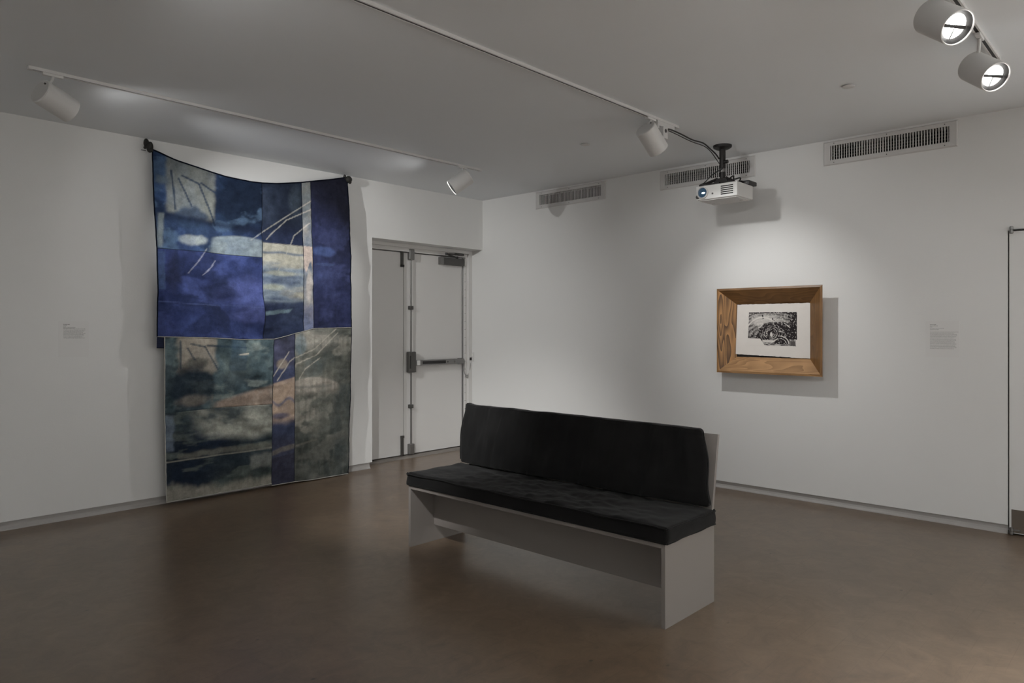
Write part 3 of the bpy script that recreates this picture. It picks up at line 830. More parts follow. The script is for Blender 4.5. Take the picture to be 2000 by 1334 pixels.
def mottle(c, x, z, seed, dark, light, a, sx=6.0, sz=5.0):
    n1 = fbm(x * sx, z * sz, seed, 5); n2 = fbm(x * sx * 0.8 + 3, z * sz * 1.6, seed + 5, 5)
    c = mixc(c, a * sstep(0.52, 0.62, n1), dark)
    return mixc(c, a * sstep(0.58, 0.68, n2), light)
def dye_1(x, z):          # upper patch: teal navy with a pale washed square
    t = fbm(x * 3, z * 3, 21, 5)
    c = ramp(t, [(0.25, C(19, 28, 46)), (0.55, C(32, 49, 80)), (0.8, C(50, 72, 106))])
    c = mixc(c, 0.35 * sstep(2.45, 2.25, z), C(37, 50, 88))
    c = mixc(c, 0.85 * blob(x, z, -3.18, 2.58, 0.24, 0.2, 1.0, 3), C(18, 29, 46))
    c = mottle(c, x, z, 401, C(16, 24, 40), C(62, 84, 110), 0.55)
    sq = rect(x, z, -3.79, -3.385, 2.42 - 0.12 * (x + 3.6), 3.0, 0.02, 4, 0.02)
    c = mixc(c, sq * (0.72 + 0.5 * (fbm(x * 7, z * 7, 8, 4) - 0.5)), C(98, 101, 95))
    for p, q in (((-3.75, 2.80), (-3.72, 2.48)), ((-3.69, 2.74), (-3.585, 2.52)), ((-3.66, 2.77), (-3.52, 2.72)), ((-3.52, 2.72), (-3.37, 2.38)), ((-3.50, 2.73), (-3.37, 2.66))):
        c = mixc(c, 0.85 * stroke(x, z, p, q, 0.011), C(24, 38, 58))
    c = mixc(c, 0.8 * blob(x, z, -3.58, 2.42, 0.14, 0.10, 0.4, 14, 0.35), C(32, 47, 70))
    c = mixc(c, 0.75 * np.exp(-((z - 2.395 + 0.06 * (x + 3.4)) / 0.035) ** 2), C(18, 25, 42))  # painted shadow line following the fold across the cloth
    c = mixc(c, 0.75 * rect(x, z, -3.865, -3.815, 2.16, 2.44, 0.012, 6, 0.02), C(93, 102, 104))
    c = mixc(c, 0.8 * rect(x, z, -3.87, -3.775, 2.68, 2.74, 0.015, 6, 0.03), C(70, 82, 92))
    c = mixc(c, (0.5 + 0.6 * (fbm(x * 14, z * 14, 31, 3) - .3)) * blob(x, z, -3.56, 2.235, 0.13, 0.05, 0.5, 15, 0.5), C(132, 140, 138))
    band = sstep(2.285, 2.265, z - 0.03 * np.sin((x + 3.4) * 6)) * sstep(-3.44, -3.38, x + 0.25 * (2.2 - z))
    c = mixc(c, band * (0.70 + 0.5 * (fbm(x * 9, z * 20, 41, 4) - 0.5)), C(112, 124, 128))
    return LINES(c, x, z, C(125, 130, 132), 0.6)
def dye_2(x, z):          # royal blue patch
    t = fbm(x * 2.6 + z, z * 2.6 - x, 22, 5)
    c = ramp(t, [(0.25, C(24, 30, 54)), (0.55, C(37, 48, 92)), (0.8, C(50, 64, 116))])
    c = mottle(c, x, z, 405, C(22, 28, 50), C(52, 64, 116), 0.55, 3.5, 4)
    c = mixc(c, 0.8 * blob(x, z, -3.07, 1.80, 0.30, 0.13, 0.8, 5), C(60, 70, 124))
    c = mixc(c, 0.7 * blob(x, z, -3.02, 1.62, 0.18, 0.08, 0.8, 6), C(62, 70, 122))
    c = mixc(c, 0.6 * blob(x, z, -3.74, 1.93, 0.07, 0.16, 0.8, 7), C(26, 28, 44))
    c = mixc(c, 0.7 * blob(x, z, -3.35, 1.80, 0.13, 0.10, 0.9, 8), C(24, 30, 52))
    c = mixc(c, 0.45 * rect(x, z, -3.9, -3.805, 1.80, 2.12, 0.006, 3, 0.005), C(54, 72, 100))
    c = mixc(c, 0.4 * stroke(x, z, (-3.85, 1.70), (-2.93, 1.67), 0.006), C(72, 86, 132))
    c = mixc(c, 0.22 * sstep(1.70, 1.68, z), C(24, 30, 50))
    return LINES(c, x, z, C(120, 122, 140), 0.6)
def dye_3(x, z):          # tall patch: near-black top, bleached bands below
    t = fbm(x * 3, z * 3, 23, 5)
    c = ramp(t, [(0.25, C(18, 23, 35)), (0.6, C(30, 38, 54)), (0.85, C(48, 58, 76))])
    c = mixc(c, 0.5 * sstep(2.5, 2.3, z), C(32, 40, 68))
    c = mixc(c, 0.5 * blob(x, z, -2.60, 2.70, 0.07, 0.16, 0.9, 4), C(48, 58, 68))
    pale = sstep(2.275, 2.262, z) * sstep(1.66, 1.86, z + 0.16 * (fbm(x * 3, z * 9, 51, 4) - .5) * 2)
    st = fbm(x * 3.2, z * 15, 52, 4)
    col = ramp(np.clip(st * 1.35 - 0.30 + 0.8 * sstep(2.0, 2.2, z), 0, 1), [(0.0, C(44, 56, 84)), (0.4, C(96, 108, 120)), (0.75, C(132, 130, 118))])
    m = np.clip(pale, 0, 1)[..., None]
    c = c * (1 - m) + col * m
    c = mixc(c, 0.8 * np.exp(-((z - 2.185 - 0.006 * np.sin(x * 20)) / 0.011) ** 2), C(52, 70, 96))
    c = mixc(c, 0.8 * blob(x, z, -2.74, 1.995, 0.18, 0.022, 0.8, 12, 0.5), C(126, 128, 116))
    c = mixc(c, 0.75 * blob(x, z, -2.83, 1.865, 0.11, 0.028, 0.7, 13, 0.4), C(124, 130, 120))
    c = mixc(c, 0.75 * rect(x, z, -2.94, -2.66 + 0.8 * (z - 1.63), 1.605 + 0.10 * (x + 2.9), 1.64 + 0.10 * (x + 2.9), 0.006, 5, 0.01), C(84, 104, 112))
    c = mixc(c, 0.6 * np.exp(-((z - 1.735 - 0.25 * (x + 2.75) ** 2) / 0.012) ** 2), C(96, 108, 118))
    return LINES(c, x, z, C(132, 130, 122), 0.7)
def dye_4(x, z):          # narrow bleached strip
    t = fbm(x * 8, z * 6, 24, 5)
    c = ramp(t, [(0.3, C(62, 76, 98)), (0.52, C(98, 104, 112)), (0.8, C(138, 132, 126))])
    c = mixc(c, 0.5 * sstep(2.4, 2.6, z), C(84, 90, 86))
    c = mixc(c, 0.9 * sstep(2.275, 2.268, z) * sstep(2.06, 2.09, z + 0.05 * np.sin(x * 70)), C(158, 142, 132))
    c = mixc(c, 0.65 * sstep(1.74, 1.66, z), C(76, 82, 112))
    c = mixc(c, 0.75 * blob(x, z, -2.455, 1.90, 0.035, 0.14, 0.6, 9, .4), C(150, 142, 136))
    return LINES(c, x, z, C(170, 158, 148), 0.6)
def dye_5(x, z):          # plain indigo
    t = fbm(x * 3, z * 2.5, 25, 5)
    c = ramp(t, [(0.25, C(23, 26, 45)), (0.6, C(33, 38, 68)), (0.85, C(44, 52, 88))])
    c = mottle(c, x, z, 406, C(24, 27, 44), C(44, 50, 84), 0.5, 5, 4)
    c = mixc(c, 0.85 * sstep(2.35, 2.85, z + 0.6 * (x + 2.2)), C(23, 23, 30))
    c = mixc(c, 0.6 * blob(x, z, -2.30, 2.235, 0.12, 0.045, 0.6, 4, .3), C(56, 72, 118))
    c = mixc(c, 0.35 * blob(x, z, -2.28, 2.11, 0.10, 0.015, 0.6, 5, .3), C(60, 74, 114))
    return c
def dye_6(x, z):          # faded teal and tan patch
    t = fbm(x * 4, z * 3.5, 26, 5)
    c = ramp(t, [(0.25, C(30, 42, 48)), (0.55, C(62, 78, 84)), (0.85, C(98, 112, 110))])
    c = mottle(c, x, z, 402, C(28, 36, 44), C(112, 122, 118), 0.6, 5, 7)
    tan = rect(x, z, -3.70, -3.36 - 0.10 * (1.38 - z), 1.10, 1.50, 0.025, 4, 0.03)
    c = mixc(c, tan * (0.8 + 0.5 * (fbm(x * 9, z * 9, 61, 4) - .5)), C(134, 126, 114))
    for p, q in (((-3.68, 1.37), (-3.675, 1.14)), ((-3.62, 1.31), (-3.56, 1.21)), ((-3.59, 1.345), (-3.47, 1.32)), ((-3.47, 1.325), (-3.36, 1.12)), ((-3.45, 1.33), (-3.1, 1.305))):
        c = mixc(c, 0.8 * stroke(x, z, p, q, 0.010), C(36, 52, 66))
    c = mixc(c, 0.85 * blob(x, z, -3.57, 0.98, 0.20, 0.17, 0.5, 16, 0.22), C(27, 36, 46))
    c = mixc(c, 0.55 * blob(x, z, -3.53, 1.18, 0.10, 0.05, 0.5, 18, 0.3), C(34, 46, 52))
    c = mixc(c, 0.6 * blob(x, z, -3.20, 1.02, 0.15, 0.11, 0.7, 17, 0.3), C(31, 40, 50))
    c = mixc(c, 0.5 * rect(x, z, -3.24, -3.1, 1.1, 1.4, 0.01, 2, 0.01), C(46, 66, 86))
    c = mixc(c, 0.75 * sstep(0.92, 0.88, z - 0.22 * (x + 3.1) * (x > -3.4)) * sstep(-3.45, -3.32, x) * (0.7 + 0.5 * (fbm(x * 10, z * 16, 62, 4) - .4)), C(146, 122, 104))
    c = mixc(c, 0.6 * blob(x, z, -3.58, 0.86, 0.13, 0.055, 0.6, 19, 0.4), C(104, 98, 90))
    c = mixc(c, 0.8 * stroke(x, z, (-3.17, 1.245), (-3.08, 1.25), 0.008), C(170, 162, 146))
    return c
def dye_7(x, z):          # pale drape over navy and moss
    t = fbm(x * 3, z * 5, 27, 5)
    c = ramp(t, [(0.25, C(22, 29, 38)), (0.55, C(38, 48, 54)), (0.85, C(66, 76, 74))])
    c = mixc(c, 0.75 * blob(x, z, -3.50, 0.52, 0.22, 0.12, 0.8, 4, 0.3), C(22, 32, 50))
    c = mixc(c, 0.55 * blob(x, z, -3.60, 0.22, 0.18, 0.16, 0.8, 5, 0.3), C(22, 32, 48))
    c = mottle(c, x, z, 403, C(20, 26, 36), C(74, 82, 78), 0.6, 4, 9)
    pale = sstep(0.44, 0.54, z - 0.14 * np.abs(x + 3.05) + 0.05 * (fbm(x * 6, z * 6, 71, 3) - .5)) * sstep(-3.62, -3.44, x + 0.2 * (z - .6))
    st = fbm(x * 5 - z * 4, z * 12 + x * 4, 72, 4)
    col = ramp(st, [(0.25, C(62, 70, 72)), (0.5, C(112, 114, 106)), (0.8, C(140, 142, 132))])
    m = np.clip(pale * 0.95, 0, 1)[..., None]
    c = c * (1 - m) + col * m
    c = mixc(c, 0.6 * rect(x, z, -3.81, -3.735, 0.44, 0.74, 0.012, 6, 0.02), C(80, 92, 108))
    c = mixc(c, 0.7 * rect(x, z, -3.70, -2.83, 0.375, 0.425, 0.012, 7, 0.02), C(88, 88, 80))
    c = mixc(c, 0.7 * stroke(x, z, (-3.8, 0.365), (-2.84, 0.375), 0.007), C(120, 118, 108))
    c = mixc(c, 0.5 * rect(x, z, -3.07, -2.83, 0.20, 0.335, 0.02, 8, 0.03), C(112, 114, 108))
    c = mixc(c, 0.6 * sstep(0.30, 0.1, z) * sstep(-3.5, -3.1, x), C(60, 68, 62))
    edge = sstep(0.13, 0.05, z - 0.11 * (fbm(x * 14, z * 5, 73, 4) - .3) - 0.04 * sstep(-3.3, -3.8, x))
    c = mixc(c, 0.75 * edge, C(118, 114, 104))
    return c
def dye_8(x, z):          # narrow plum and peach patch
    t = fbm(x * 5, z * 4, 28, 5)
    c = ramp(t, [(0.25, C(40, 42, 54)), (0.55, C(58, 60, 82)), (0.85, C(82, 82, 106))])
    c = mixc(c, 0.45 * sstep(1.16, 1.08, z), C(46, 58, 88))
    c = mixc(c, 0.7 * blob(x, z, -2.735, 1.145, 0.06, 0.05, 0.6, 5, 0.3), C(128, 116, 100))
    pe = sstep(1.0, 0.985, z - 0.25 * (x + 2.72)) * sstep(0.56, 0.66, z + 0.1 * (fbm(x * 5, z * 8, 81, 3) - .5))
    c = mixc(c, pe * (0.85 + 0.4 * (fbm(x * 10, z * 12, 82, 4) - .5)), C(142, 122, 104))
    c = mixc(c, 0.8 * pe * np.exp(-((z - 0.79 - 0.03 * np.sin(x * 30)) / 0.016) ** 2), C(70, 76, 98))
    c = mixc(c, 0.7 * blob(x, z, -2.76, 0.66, 0.10, 0.03, 0.8, 6, 0.4), C(56, 62, 92))
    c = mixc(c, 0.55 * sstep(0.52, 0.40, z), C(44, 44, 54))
    c = mixc(c, 0.75 * rect(x, z, -2.85, -2.6, 0.30 + 0.15 * (x + 2.85), 0.345 + 0.15 * (x + 2.85), 0.008, 7, 0.01), C(88, 84, 78))
    c = mixc(c, 0.5 * sstep(0.28, 0.26, z - 0.12 * (x + 2.85)), C(37, 36, 46))
    for p, q in (((-2.83, 1.03), (-2.67, 1.26)), ((-2.79, 0.99), (-2.66, 1.17)), ((-2.66, 1.17), (-2.6, 1.21))):
        c = mixc(c, 0.7 * stroke(x, z, p, q, 0.007), C(150, 144, 132))
    return c
def dye_9(x, z):          # large smoky grey patch
    t = fbm(x * 4, z * 3.2, 29, 5)
    c = ramp(t, [(0.25, C(48, 54, 54)), (0.55, C(82, 84, 78)), (0.85, C(116, 114, 104))])
    c = mottle(c, x, z, 404, C(50, 54, 52), C(128, 124, 114), 0.6, 6, 5)
    c = mixc(c, 0.45 * blob(x, z, -2.36, 1.36, 0.22, 0.10, 0.9, 4, .3), C(126, 122, 114))
    c = mixc(c, 0.55 * blob(x, z, -2.55, 1.33, 0.06, 0.10, 0.7, 5, .3), C(84, 106, 118))
    c = mixc(c, 0.55 * blob(x, z, -2.42, 1.10, 0.12, 0.10, 0.7, 6, .3), C(62, 72, 74))
    c = mixc(c, 0.6 * blob(x, z, -2.06, 1.0, 0.13, 0.35, 0.7, 7, .2), C(60, 62, 58))
    c = mixc(c, 0.75 * sstep(1.015, 1.0, z + 0.9 * np.abs(x + 2.42) ** 2) * sstep(0.80, 0.92, z) * sstep(-2.10, -2.16, x), C(138, 130, 120))
    c = mixc(c, 0.6 * np.exp(-((z - 0.915) / 0.014) ** 2) * sstep(-2.1, -2.3, x), C(84, 86, 84))
    c = mixc(c, 0.6 * blob(x, z, -2.30, 0.70, 0.09, 0.20, 0.8, 8, .3), C(66, 70, 66))
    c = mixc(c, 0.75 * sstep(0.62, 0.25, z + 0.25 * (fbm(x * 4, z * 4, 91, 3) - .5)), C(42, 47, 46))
    c = mixc(c, 0.5 * blob(x, z, -2.06, 0.55, 0.14, 0.4, 0.8, 9, .3), C(44, 52, 54))
    c = mixc(c, 0.55 * stroke(x, z, (-2.6, 0.36), (-2.38, 0.40), 0.014), C(92, 90, 82))
    for p, q in (((-2.6, 1.20), (-2.40, 1.28)), ((-2.40, 1.28), (-2.16, 1.48)), ((-2.6, 1.14), (-2.38, 1.22)), ((-2.38, 1.22), (-2.14, 1.44)), ((-2.56, 1.0), (-2.50, 1.09)), ((-2.50, 1.09), (-2.34, 1.19))):
        c = mixc(c, 0.7 * stroke(x, z, p, q, 0.007), C(148, 142, 130))
    c = mixc(c, 0.3 * (fbm(x * 40, z * 3, 92, 2) > 0.56), C(72, 74, 68))
    return c
def dye_tab(x, z):
    return ramp(fbm(x * 6, z * 6, 30, 3), [(0.2, C(20, 24, 38)), (0.8, C(32, 38, 60))])

tp = thing('patchwork_hanging', 'tall blue and grey patchwork cloth hanging from ceiling height to the floor', 'wall hanging', (-2.95, 0, 0))
def patch(label, left, right, bottom, top, dye):
    """a stitched patch spanned by four border lines (blended edge to edge)"""
    hgt = abs(top[0][1] - bottom[0][1]); wid = abs(bottom[-1][0] - bottom[0][0])
    nu, nv = max(6, int(wid / 0.0095)), max(6, int(hgt / 0.0095))
    b, t, l, r = resample(bottom, nu), resample(top, nu), resample(left, nv), resample(right, nv)
    u = np.linspace(0, 1, nu)[None, :, None]; v = np.linspace(0, 1, nv)[:, None, None]
    P = (1 - v) * b[None] + v * t[None] + (1 - u) * l[:, None] + u * r[:, None] \
        - ((1 - u) * (1 - v) * b[0] + u * (1 - v) * b[-1] + (1 - u) * v * t[0] + u * v * t[-1])
    x, z = P[..., 0], P[..., 1]
    y = fold_y(x, z)
    col = dye(x, z)
    grain = 0.62 + 0.55 * fbm(x * 17, z * 17, 301, 4) + 0.22 * fbm(x * 60, z * 22, 302, 3)
    col = np.clip(col * grain[..., None], 0.003, 0.9)
    me = bpy.data.meshes.new('fabric_patch')
    verts = np.stack([x + 2.95, y, z], -1).reshape(-1, 3)
    idx = np.arange(nu * nv).reshape(nv, nu)
    f = np.stack([idx[:-1, :-1], idx[:-1, 1:], idx[1:, 1:], idx[1:, :-1]], -1).reshape(-1, 4)
    me.from_pydata(verts.tolist(), [], f.tolist())
    at = me.color_attributes.new('dye', 'FLOAT_COLOR', 'POINT')
    at.data.foreach_set('color', np.concatenate([col.reshape(-1, 3), np.ones((nu * nv, 1))], 1).astype(np.float32).ravel())
    me.materials.append(M['dyed'])
    for p in me.polygons:
        p.use_smooth = True
    o = bpy.data.objects.new('fabric_patch', me)
    link(o, tp)
    o['label'] = label
    s = o.modifiers.new('thickness', 'SOLIDIFY'); s.thickness = 0.003; s.offset = -1
    return o
LU = Pt((-3.87, 1.41), (-3.86, 1.78), (-3.87, 2.14))
LT = Pt((-3.87, 2.14), (-3.89, 2.49), (-3.905, 2.945))
V13 = Pt((-2.92, 1.38), (-2.94, 2.13), (-2.94, 2.815))
V34 = Pt((-2.51, 1.455), (-2.52, 2.18), (-2.54, 2.88))
V45 = Pt((-2.40, 1.48), (-2.42, 2.18), (-2.44, 2.905))
VR = Pt((-1.98, 1.49), (-1.99, 2.22), (-2.01, 3.015))
L2 = Pt((-3.79, 0.03), (-3.80, 0.40), (-3.81, 0.77))
L2b = Pt((-3.81, 0.77), (-3.81, 1.408))
V78 = Pt((-2.85, 0.04), (-2.84, 0.775)); V78b = Pt((-2.84, 0.775), (-2.82, 1.38))
V89 = Pt((-2.61, 0.02), (-2.61, 1.432))
VR2 = Pt((-2.01, 0.012), (-1.99, 0.86), (-1.98, 1.49))
patch('teal navy patch with a pale washed square', LT, V13[1:], S12, part_of(TOP, -3.905, -2.94), dye_1)
patch('royal blue patch', LU, V13[:2], part_of(LOW, -3.87, -2.92), S12, dye_2)
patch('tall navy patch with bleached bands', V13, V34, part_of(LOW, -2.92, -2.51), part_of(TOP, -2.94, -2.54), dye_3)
patch('narrow bleached strip', V34, V45, part_of(LOW, -2.51, -2.40), part_of(TOP, -2.54, -2.44), dye_4)
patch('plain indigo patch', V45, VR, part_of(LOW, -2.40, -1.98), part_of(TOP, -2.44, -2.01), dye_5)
patch('faded teal and tan patch', L2b, V78b, S67, part_of(LOW, -3.81, -2.82), dye_6)
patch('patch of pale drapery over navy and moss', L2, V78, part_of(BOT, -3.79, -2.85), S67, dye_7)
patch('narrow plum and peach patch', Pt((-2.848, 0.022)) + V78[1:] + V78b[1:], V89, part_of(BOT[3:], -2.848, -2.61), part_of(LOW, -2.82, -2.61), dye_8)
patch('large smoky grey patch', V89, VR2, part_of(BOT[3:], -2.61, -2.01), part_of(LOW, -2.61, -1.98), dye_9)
patch('small navy tab', Pt((-3.872, 1.315), (-3.87, 1.408)), Pt((-3.812, 1.312), (-3.812, 1.405)), Pt((-3.872, 1.315), (-3.812, 1.312)), Pt((-3.87, 1.408), (-3.812, 1.405)), dye_tab)
def seam(name, poly, r, m, n=60, dy=-0.002):
    P = resample(poly, n)
    y = fold_y(P[:, 0], P[:, 1]) + dy
    return obj(name, tube(NB(), [(a + 2.95, b_, c_) for (a, c_), b_ in zip(P, y)], r, 6), m, tp, smooth=True)
seam('hem', TOP, 0.0062, M['hem'], 80)
seam('side_hem', LU + LT[1:], 0.005, M['hem'])
seam('side_hem', VR, 0.0045, M['hem'])
seam('selvedge', L2 + L2b[1:], 0.0042, M['selv'])
seam('selvedge', VR2, 0.0026, M['hem'])
seam('selvedge', BOT[:3], 0.0036, M['selv'])
seam('selvedge', BOT[3:], 0.0032, M['selv'])
for poly in (S12, V13, V34, V45, LOW[3:], V78 + V78b[1:], V89):
    seam('seam', poly, 0.0013, M['seam'], 60, -0.001)
seam('pale_seam', LOW, 0.0030, M['selv'], 70, -0.003)

# iron pegs that hold the corners
def sph(bm, c, r, seed, seg=14):
    rr = bmesh.ops.create_uvsphere(bm, u_segments=seg, v_segments=seg // 2 + 2, radius=1.0)
    for v in rr['verts']:
        k = 1 + 0.10 * (float(fbm(v.co.x * 1.7 + seed, v.co.y * 1.7 + v.co.z * 1.1, seed, 3)) - 0.5)
        v.co = Vector((v.co.x * r[0] * k + c[0], v.co.y * r[1] * k + c[1], v.co.z * r[2] * k + c[2]))
pg = thing('wall_peg', 'tall two-lobed black peg gripping the hanging\'s corner farther from the door', 'peg', (-3.925, 0.0, 2.975))
bm = NB(); sph(bm, (0.010, -0.080, -0.008), (0.025, 0.036, 0.046), 3); sph(bm, (0.012, -0.105, -0.035), (0.014, 0.018, 0.020), 4)
obj('grip', bm, M['peg'], pg, smooth=True)
bm = NB(); sph(bm, (-0.010, -0.058, 0.026), (0.021, 0.026, 0.036), 5)
obj('knob', bm, M['peg'], pg, smooth=True)
obj('shank', tube(NB(), [(0, 0, 0), (0, -0.06, 0)], 0.012, 10), M['peg'], pg, smooth='auto')
obj('nail', tube(NB(), [(-0.012, -0.055, -0.036), (-0.048, -0.050, -0.036)], 0.003, 6), M['blackm'], pg)
pg = thing('wall_peg', 'round black peg with a short spur gripping the hanging\'s corner beside the door', 'peg', (-2.005, 0.0, 3.000))
bm = NB(); sph(bm, (0.012, -0.080, -0.006), (0.036, 0.038, 0.036), 7); sph(bm, (0.026, -0.085, -0.030), (0.016, 0.018, 0.020), 8)
obj('grip', bm, M['peg'], pg, smooth=True)
bm = NB(); sph(bm, (-0.030, -0.075, 0.014), (0.013, 0.018, 0.026), 9)
obj('spur', bm, M['peg'], pg, smooth=True)
obj('shank', tube(NB(), [(0, 0, 0), (0, -0.06, 0)], 0.012, 10), M['peg'], pg, smooth='auto')

# ------------------------------------------------------------------ wall labels (print too small to read)
def wall_label(loc, axis, w, h, rows, head, label, seed):
    t = thing('wall_label', label, 'label', loc)
    rd = random.Random(seed)
    def q(bm, u, z, du, dz, d):
        a = (u, -d, z) if axis == 'y' else (-d, -u, z)
        b_ = (u + du, -d, z) if axis == 'y' else (-d, -u - du, z)
        vs = [bm.verts.new(p) for p in (a, b_, (b_[0], b_[1], z - dz), (a[0], a[1], z - dz))]
        bm.faces.new(vs)
    bm = NB()
    if axis == 'y': box(bm, (0, -0.0012, -h), (w, 0, 0))
    else: box(bm, (-0.0012, -w, -h), (0, 0, 0))
    obj('card', bm, M['label'], t)
    def line(bm, z, width, dz):
        u = 0.030
        while u < width:
            wl = rd.uniform(0.004, 0.015)
            n = max(1, int(wl / 0.0022))
            for k in range(n):
                q(bm, u + k * 0.0022, z - rd.choice((0, 0, 0.0006)), 0.0017, dz * rd.choice((0.7, 0.85, 1.0)), 0.0014)
            u += n * 0.0022 + 0.0020
    bm = NB(); line(bm, head[0][0], head[0][1], 0.0066)
    obj('printed_name', bm, M['inkb'], t)
    for z, wd in head[1:]:
        bm = NB(); line(bm, z, wd, 0.0048); obj('printed_line', bm, M['ink'], t)
    for z in rows:
        bm = NB(); line(bm, z, rd.uniform(w - 0.045, w - 0.018), 0.0048); obj('printed_line', bm, M['ink'], t)
wall_label((-4.548, 0, 1.530), 'y', 0.205, 0.275, [-0.055 - 0.0088 * k for k in range(9)], [(-0.019, 0.062), (-0.028, 0.046), (-0.036, 0.046), (-0.0425, 0.105), (-0.0495, 0.105)][:5],
           'white text card on the wall beside the blue hanging, nine lines under its heading', 3)
wall_label((0, -4.838, 1.534), 'x', 0.225, 0.275, [-0.082 - 0.0090 * k for k in range(15)], [(-0.026, 0.070), (-0.0355, 0.082), (-0.0445, 0.044), (-0.055, 0.125), (-0.064, 0.090)],
           'white text card on the wall beside the framed print, fifteen lines under its heading', 7)

# ------------------------------------------------------------------ framed print
FY0, FY1, FZ0, FZ1 = -4.118, -3.180, 1.080, 1.838     # outer rim, in front of the wall
FD = 0.150
fr = thing('framed_print', 'small dark print on cream paper in a deep sloping stained wood frame', 'framed print', (0, (FY0 + FY1) / 2, (FZ0 + FZ1) / 2))
fc = Vector(fr.location)
hw, hh_ = (FY1 - FY0) / 2, (FZ1 - FZ0) / 2
# profile of a board: (inset from the rim, distance from the wall)
prof = [(0.0, FD - 0.004), (0.018, FD), (0.142, 0.040), (0.128, 0.018), (0.10, 0.018)]
def corner(sy, sz, p):
    return (-p[1], sy * (hw - p[0]), sz * (hh_ - p[0]))
cs = [(1, 1), (-1, 1), (-1, -1), (1, -1)]
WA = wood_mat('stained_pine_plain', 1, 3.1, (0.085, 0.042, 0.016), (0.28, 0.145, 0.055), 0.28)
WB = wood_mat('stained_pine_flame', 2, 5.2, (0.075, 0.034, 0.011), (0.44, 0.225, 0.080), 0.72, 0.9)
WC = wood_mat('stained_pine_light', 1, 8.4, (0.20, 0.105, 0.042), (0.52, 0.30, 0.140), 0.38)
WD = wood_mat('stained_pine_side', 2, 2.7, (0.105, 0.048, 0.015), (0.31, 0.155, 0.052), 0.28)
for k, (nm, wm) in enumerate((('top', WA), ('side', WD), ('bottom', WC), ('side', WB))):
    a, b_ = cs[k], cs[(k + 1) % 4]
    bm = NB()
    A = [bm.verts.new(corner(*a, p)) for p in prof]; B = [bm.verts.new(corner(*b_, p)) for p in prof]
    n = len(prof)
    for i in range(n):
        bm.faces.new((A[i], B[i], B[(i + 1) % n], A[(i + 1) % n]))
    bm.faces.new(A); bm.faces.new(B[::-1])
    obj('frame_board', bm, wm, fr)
bxo('backing', (-0.034, -hw + 0.125, -hh_ + 0.125), (-0.001, hw - 0.125, hh_ - 0.125), M['black'], fr)
# paper with a deckle edge, lying a little askew
nu, nv = 96, 72
pw0, pw1, pz0, pz1 = hw - 0.151, -hw + 0.137, -hh_ + 0.153, hh_ - 0.144
uu, vv = np.meshgrid(np.linspace(0, 1, nu), np.linspace(0, 1, nv))
Yp = pw0 + (pw1 - pw0) * uu; Zp = pz0 + (pz1 - pz0) * vv
Yp += 0.016 * (1 - vv) * (1 - uu)
Zp += 0.013 * (1 - uu) * (1 - vv) - 0.010 * uu * (1 - vv)
edge = np.minimum(np.minimum(uu, 1 - uu), np.minimum(vv, 1 - vv))
Zp += 0.006 * (fbm(uu * 26, vv * 3, 3, 3) - .5) * (edge < 0.001)
Xp = -0.046 - 0.003 * fbm(uu * 3, vv * 3, 6, 3)
def sheet(name, X, Y, Z, m, parent, col=None):
    nv_, nu_ = X.shape
    me = bpy.data.meshes.new(name)
    idx = np.arange(nu_ * nv_).reshape(nv_, nu_)
    f = np.stack([idx[:-1, :-1], idx[:-1, 1:], idx[1:, 1:], idx[1:, :-1]], -1).reshape(-1, 4)
    me.from_pydata(np.stack([X, Y, Z], -1).reshape(-1, 3).tolist(), [], f.tolist())
    if col is not None:
        at = me.color_attributes.new('dye', 'FLOAT_COLOR', 'POINT')
        at.data.foreach_set('color', np.concatenate([col.reshape(-1, 3), np.ones((nu_ * nv_, 1))], 1).astype(np.float32).ravel())
    me.materials.append(m)
    for p in me.polygons: p.use_smooth = True
    o = bpy.data.objects.new(name, me)
    return link(o, parent)
paper = sheet('paper', Xp, Yp, Zp, M['paper'], fr)
# the printed image: s to the right, t down, in units of the paper
ns, nt_ = 250, 190
s, t_ = np.meshgrid(np.linspace(0.155, 0.855, ns), np.linspace(0.14, 0.80, nt_))
ink = np.zeros_like(s)
g = fbm(s * 34, t_ * 28, 101, 4)
blockA = rect(s, t_, 0.17, 0.832, 0.160, 0.670, 0.003, 5, 0.004)
blockB = rect(s, t_, 0.315, 0.822, 0.345, 0.792, 0.004, 6, 0.016)
ink = np.maximum(ink, blockA * (0.80 + 0.7 * (g - 0.5)))
# sky / ground arcs of the first block
rho = np.hypot((s - 0.50) / 1.05, (t_ - 0.66) / 0.85)
arcs = 0.5 + 0.5 * np.sin(rho * 95 + 3 * fbm(s * 8, t_ * 8, 102, 3))
ink = np.where(blockA > .5, np.clip(ink * 0.62 + 0.30 * arcs + 0.35 * sstep(0.19, 0.17, t_) + 0.32 * sstep(0.64, 0.80, s) + 0.25 * sstep(0.56, 0.66, t_), 0, 1), ink)
light = blockA * blob(s, t_, 0.42, 0.335, 0.22, 0.13, 0.8, 9, 0.3)
ink = ink * (1 - 0.65 * light)
for p, q, w in (((0.365, 0.215), (0.375, 0.28), 0.014), ((0.505, 0.275), (0.51, 0.325), 0.010), ((0.50, 0.345), (0.665, 0.185), 0.004), ((0.30, 0.62), (0.36, 0.47), 0.010)):
    ink = np.maximum(ink, blockA * 0.95 * stroke(s, t_, p, q, w))
def ring(cx, cy, rx, ry, w):
    return sstep(w, w * 0.4, np.abs(np.hypot((s - cx) / rx, (t_ - cy) / ry) - 1) * min(rx, ry))
ink = ink * (1 - 0.8 * blockA * ring(0.37, 0.62, 0.24, 0.36, 0.012) * (t_ < 0.6))
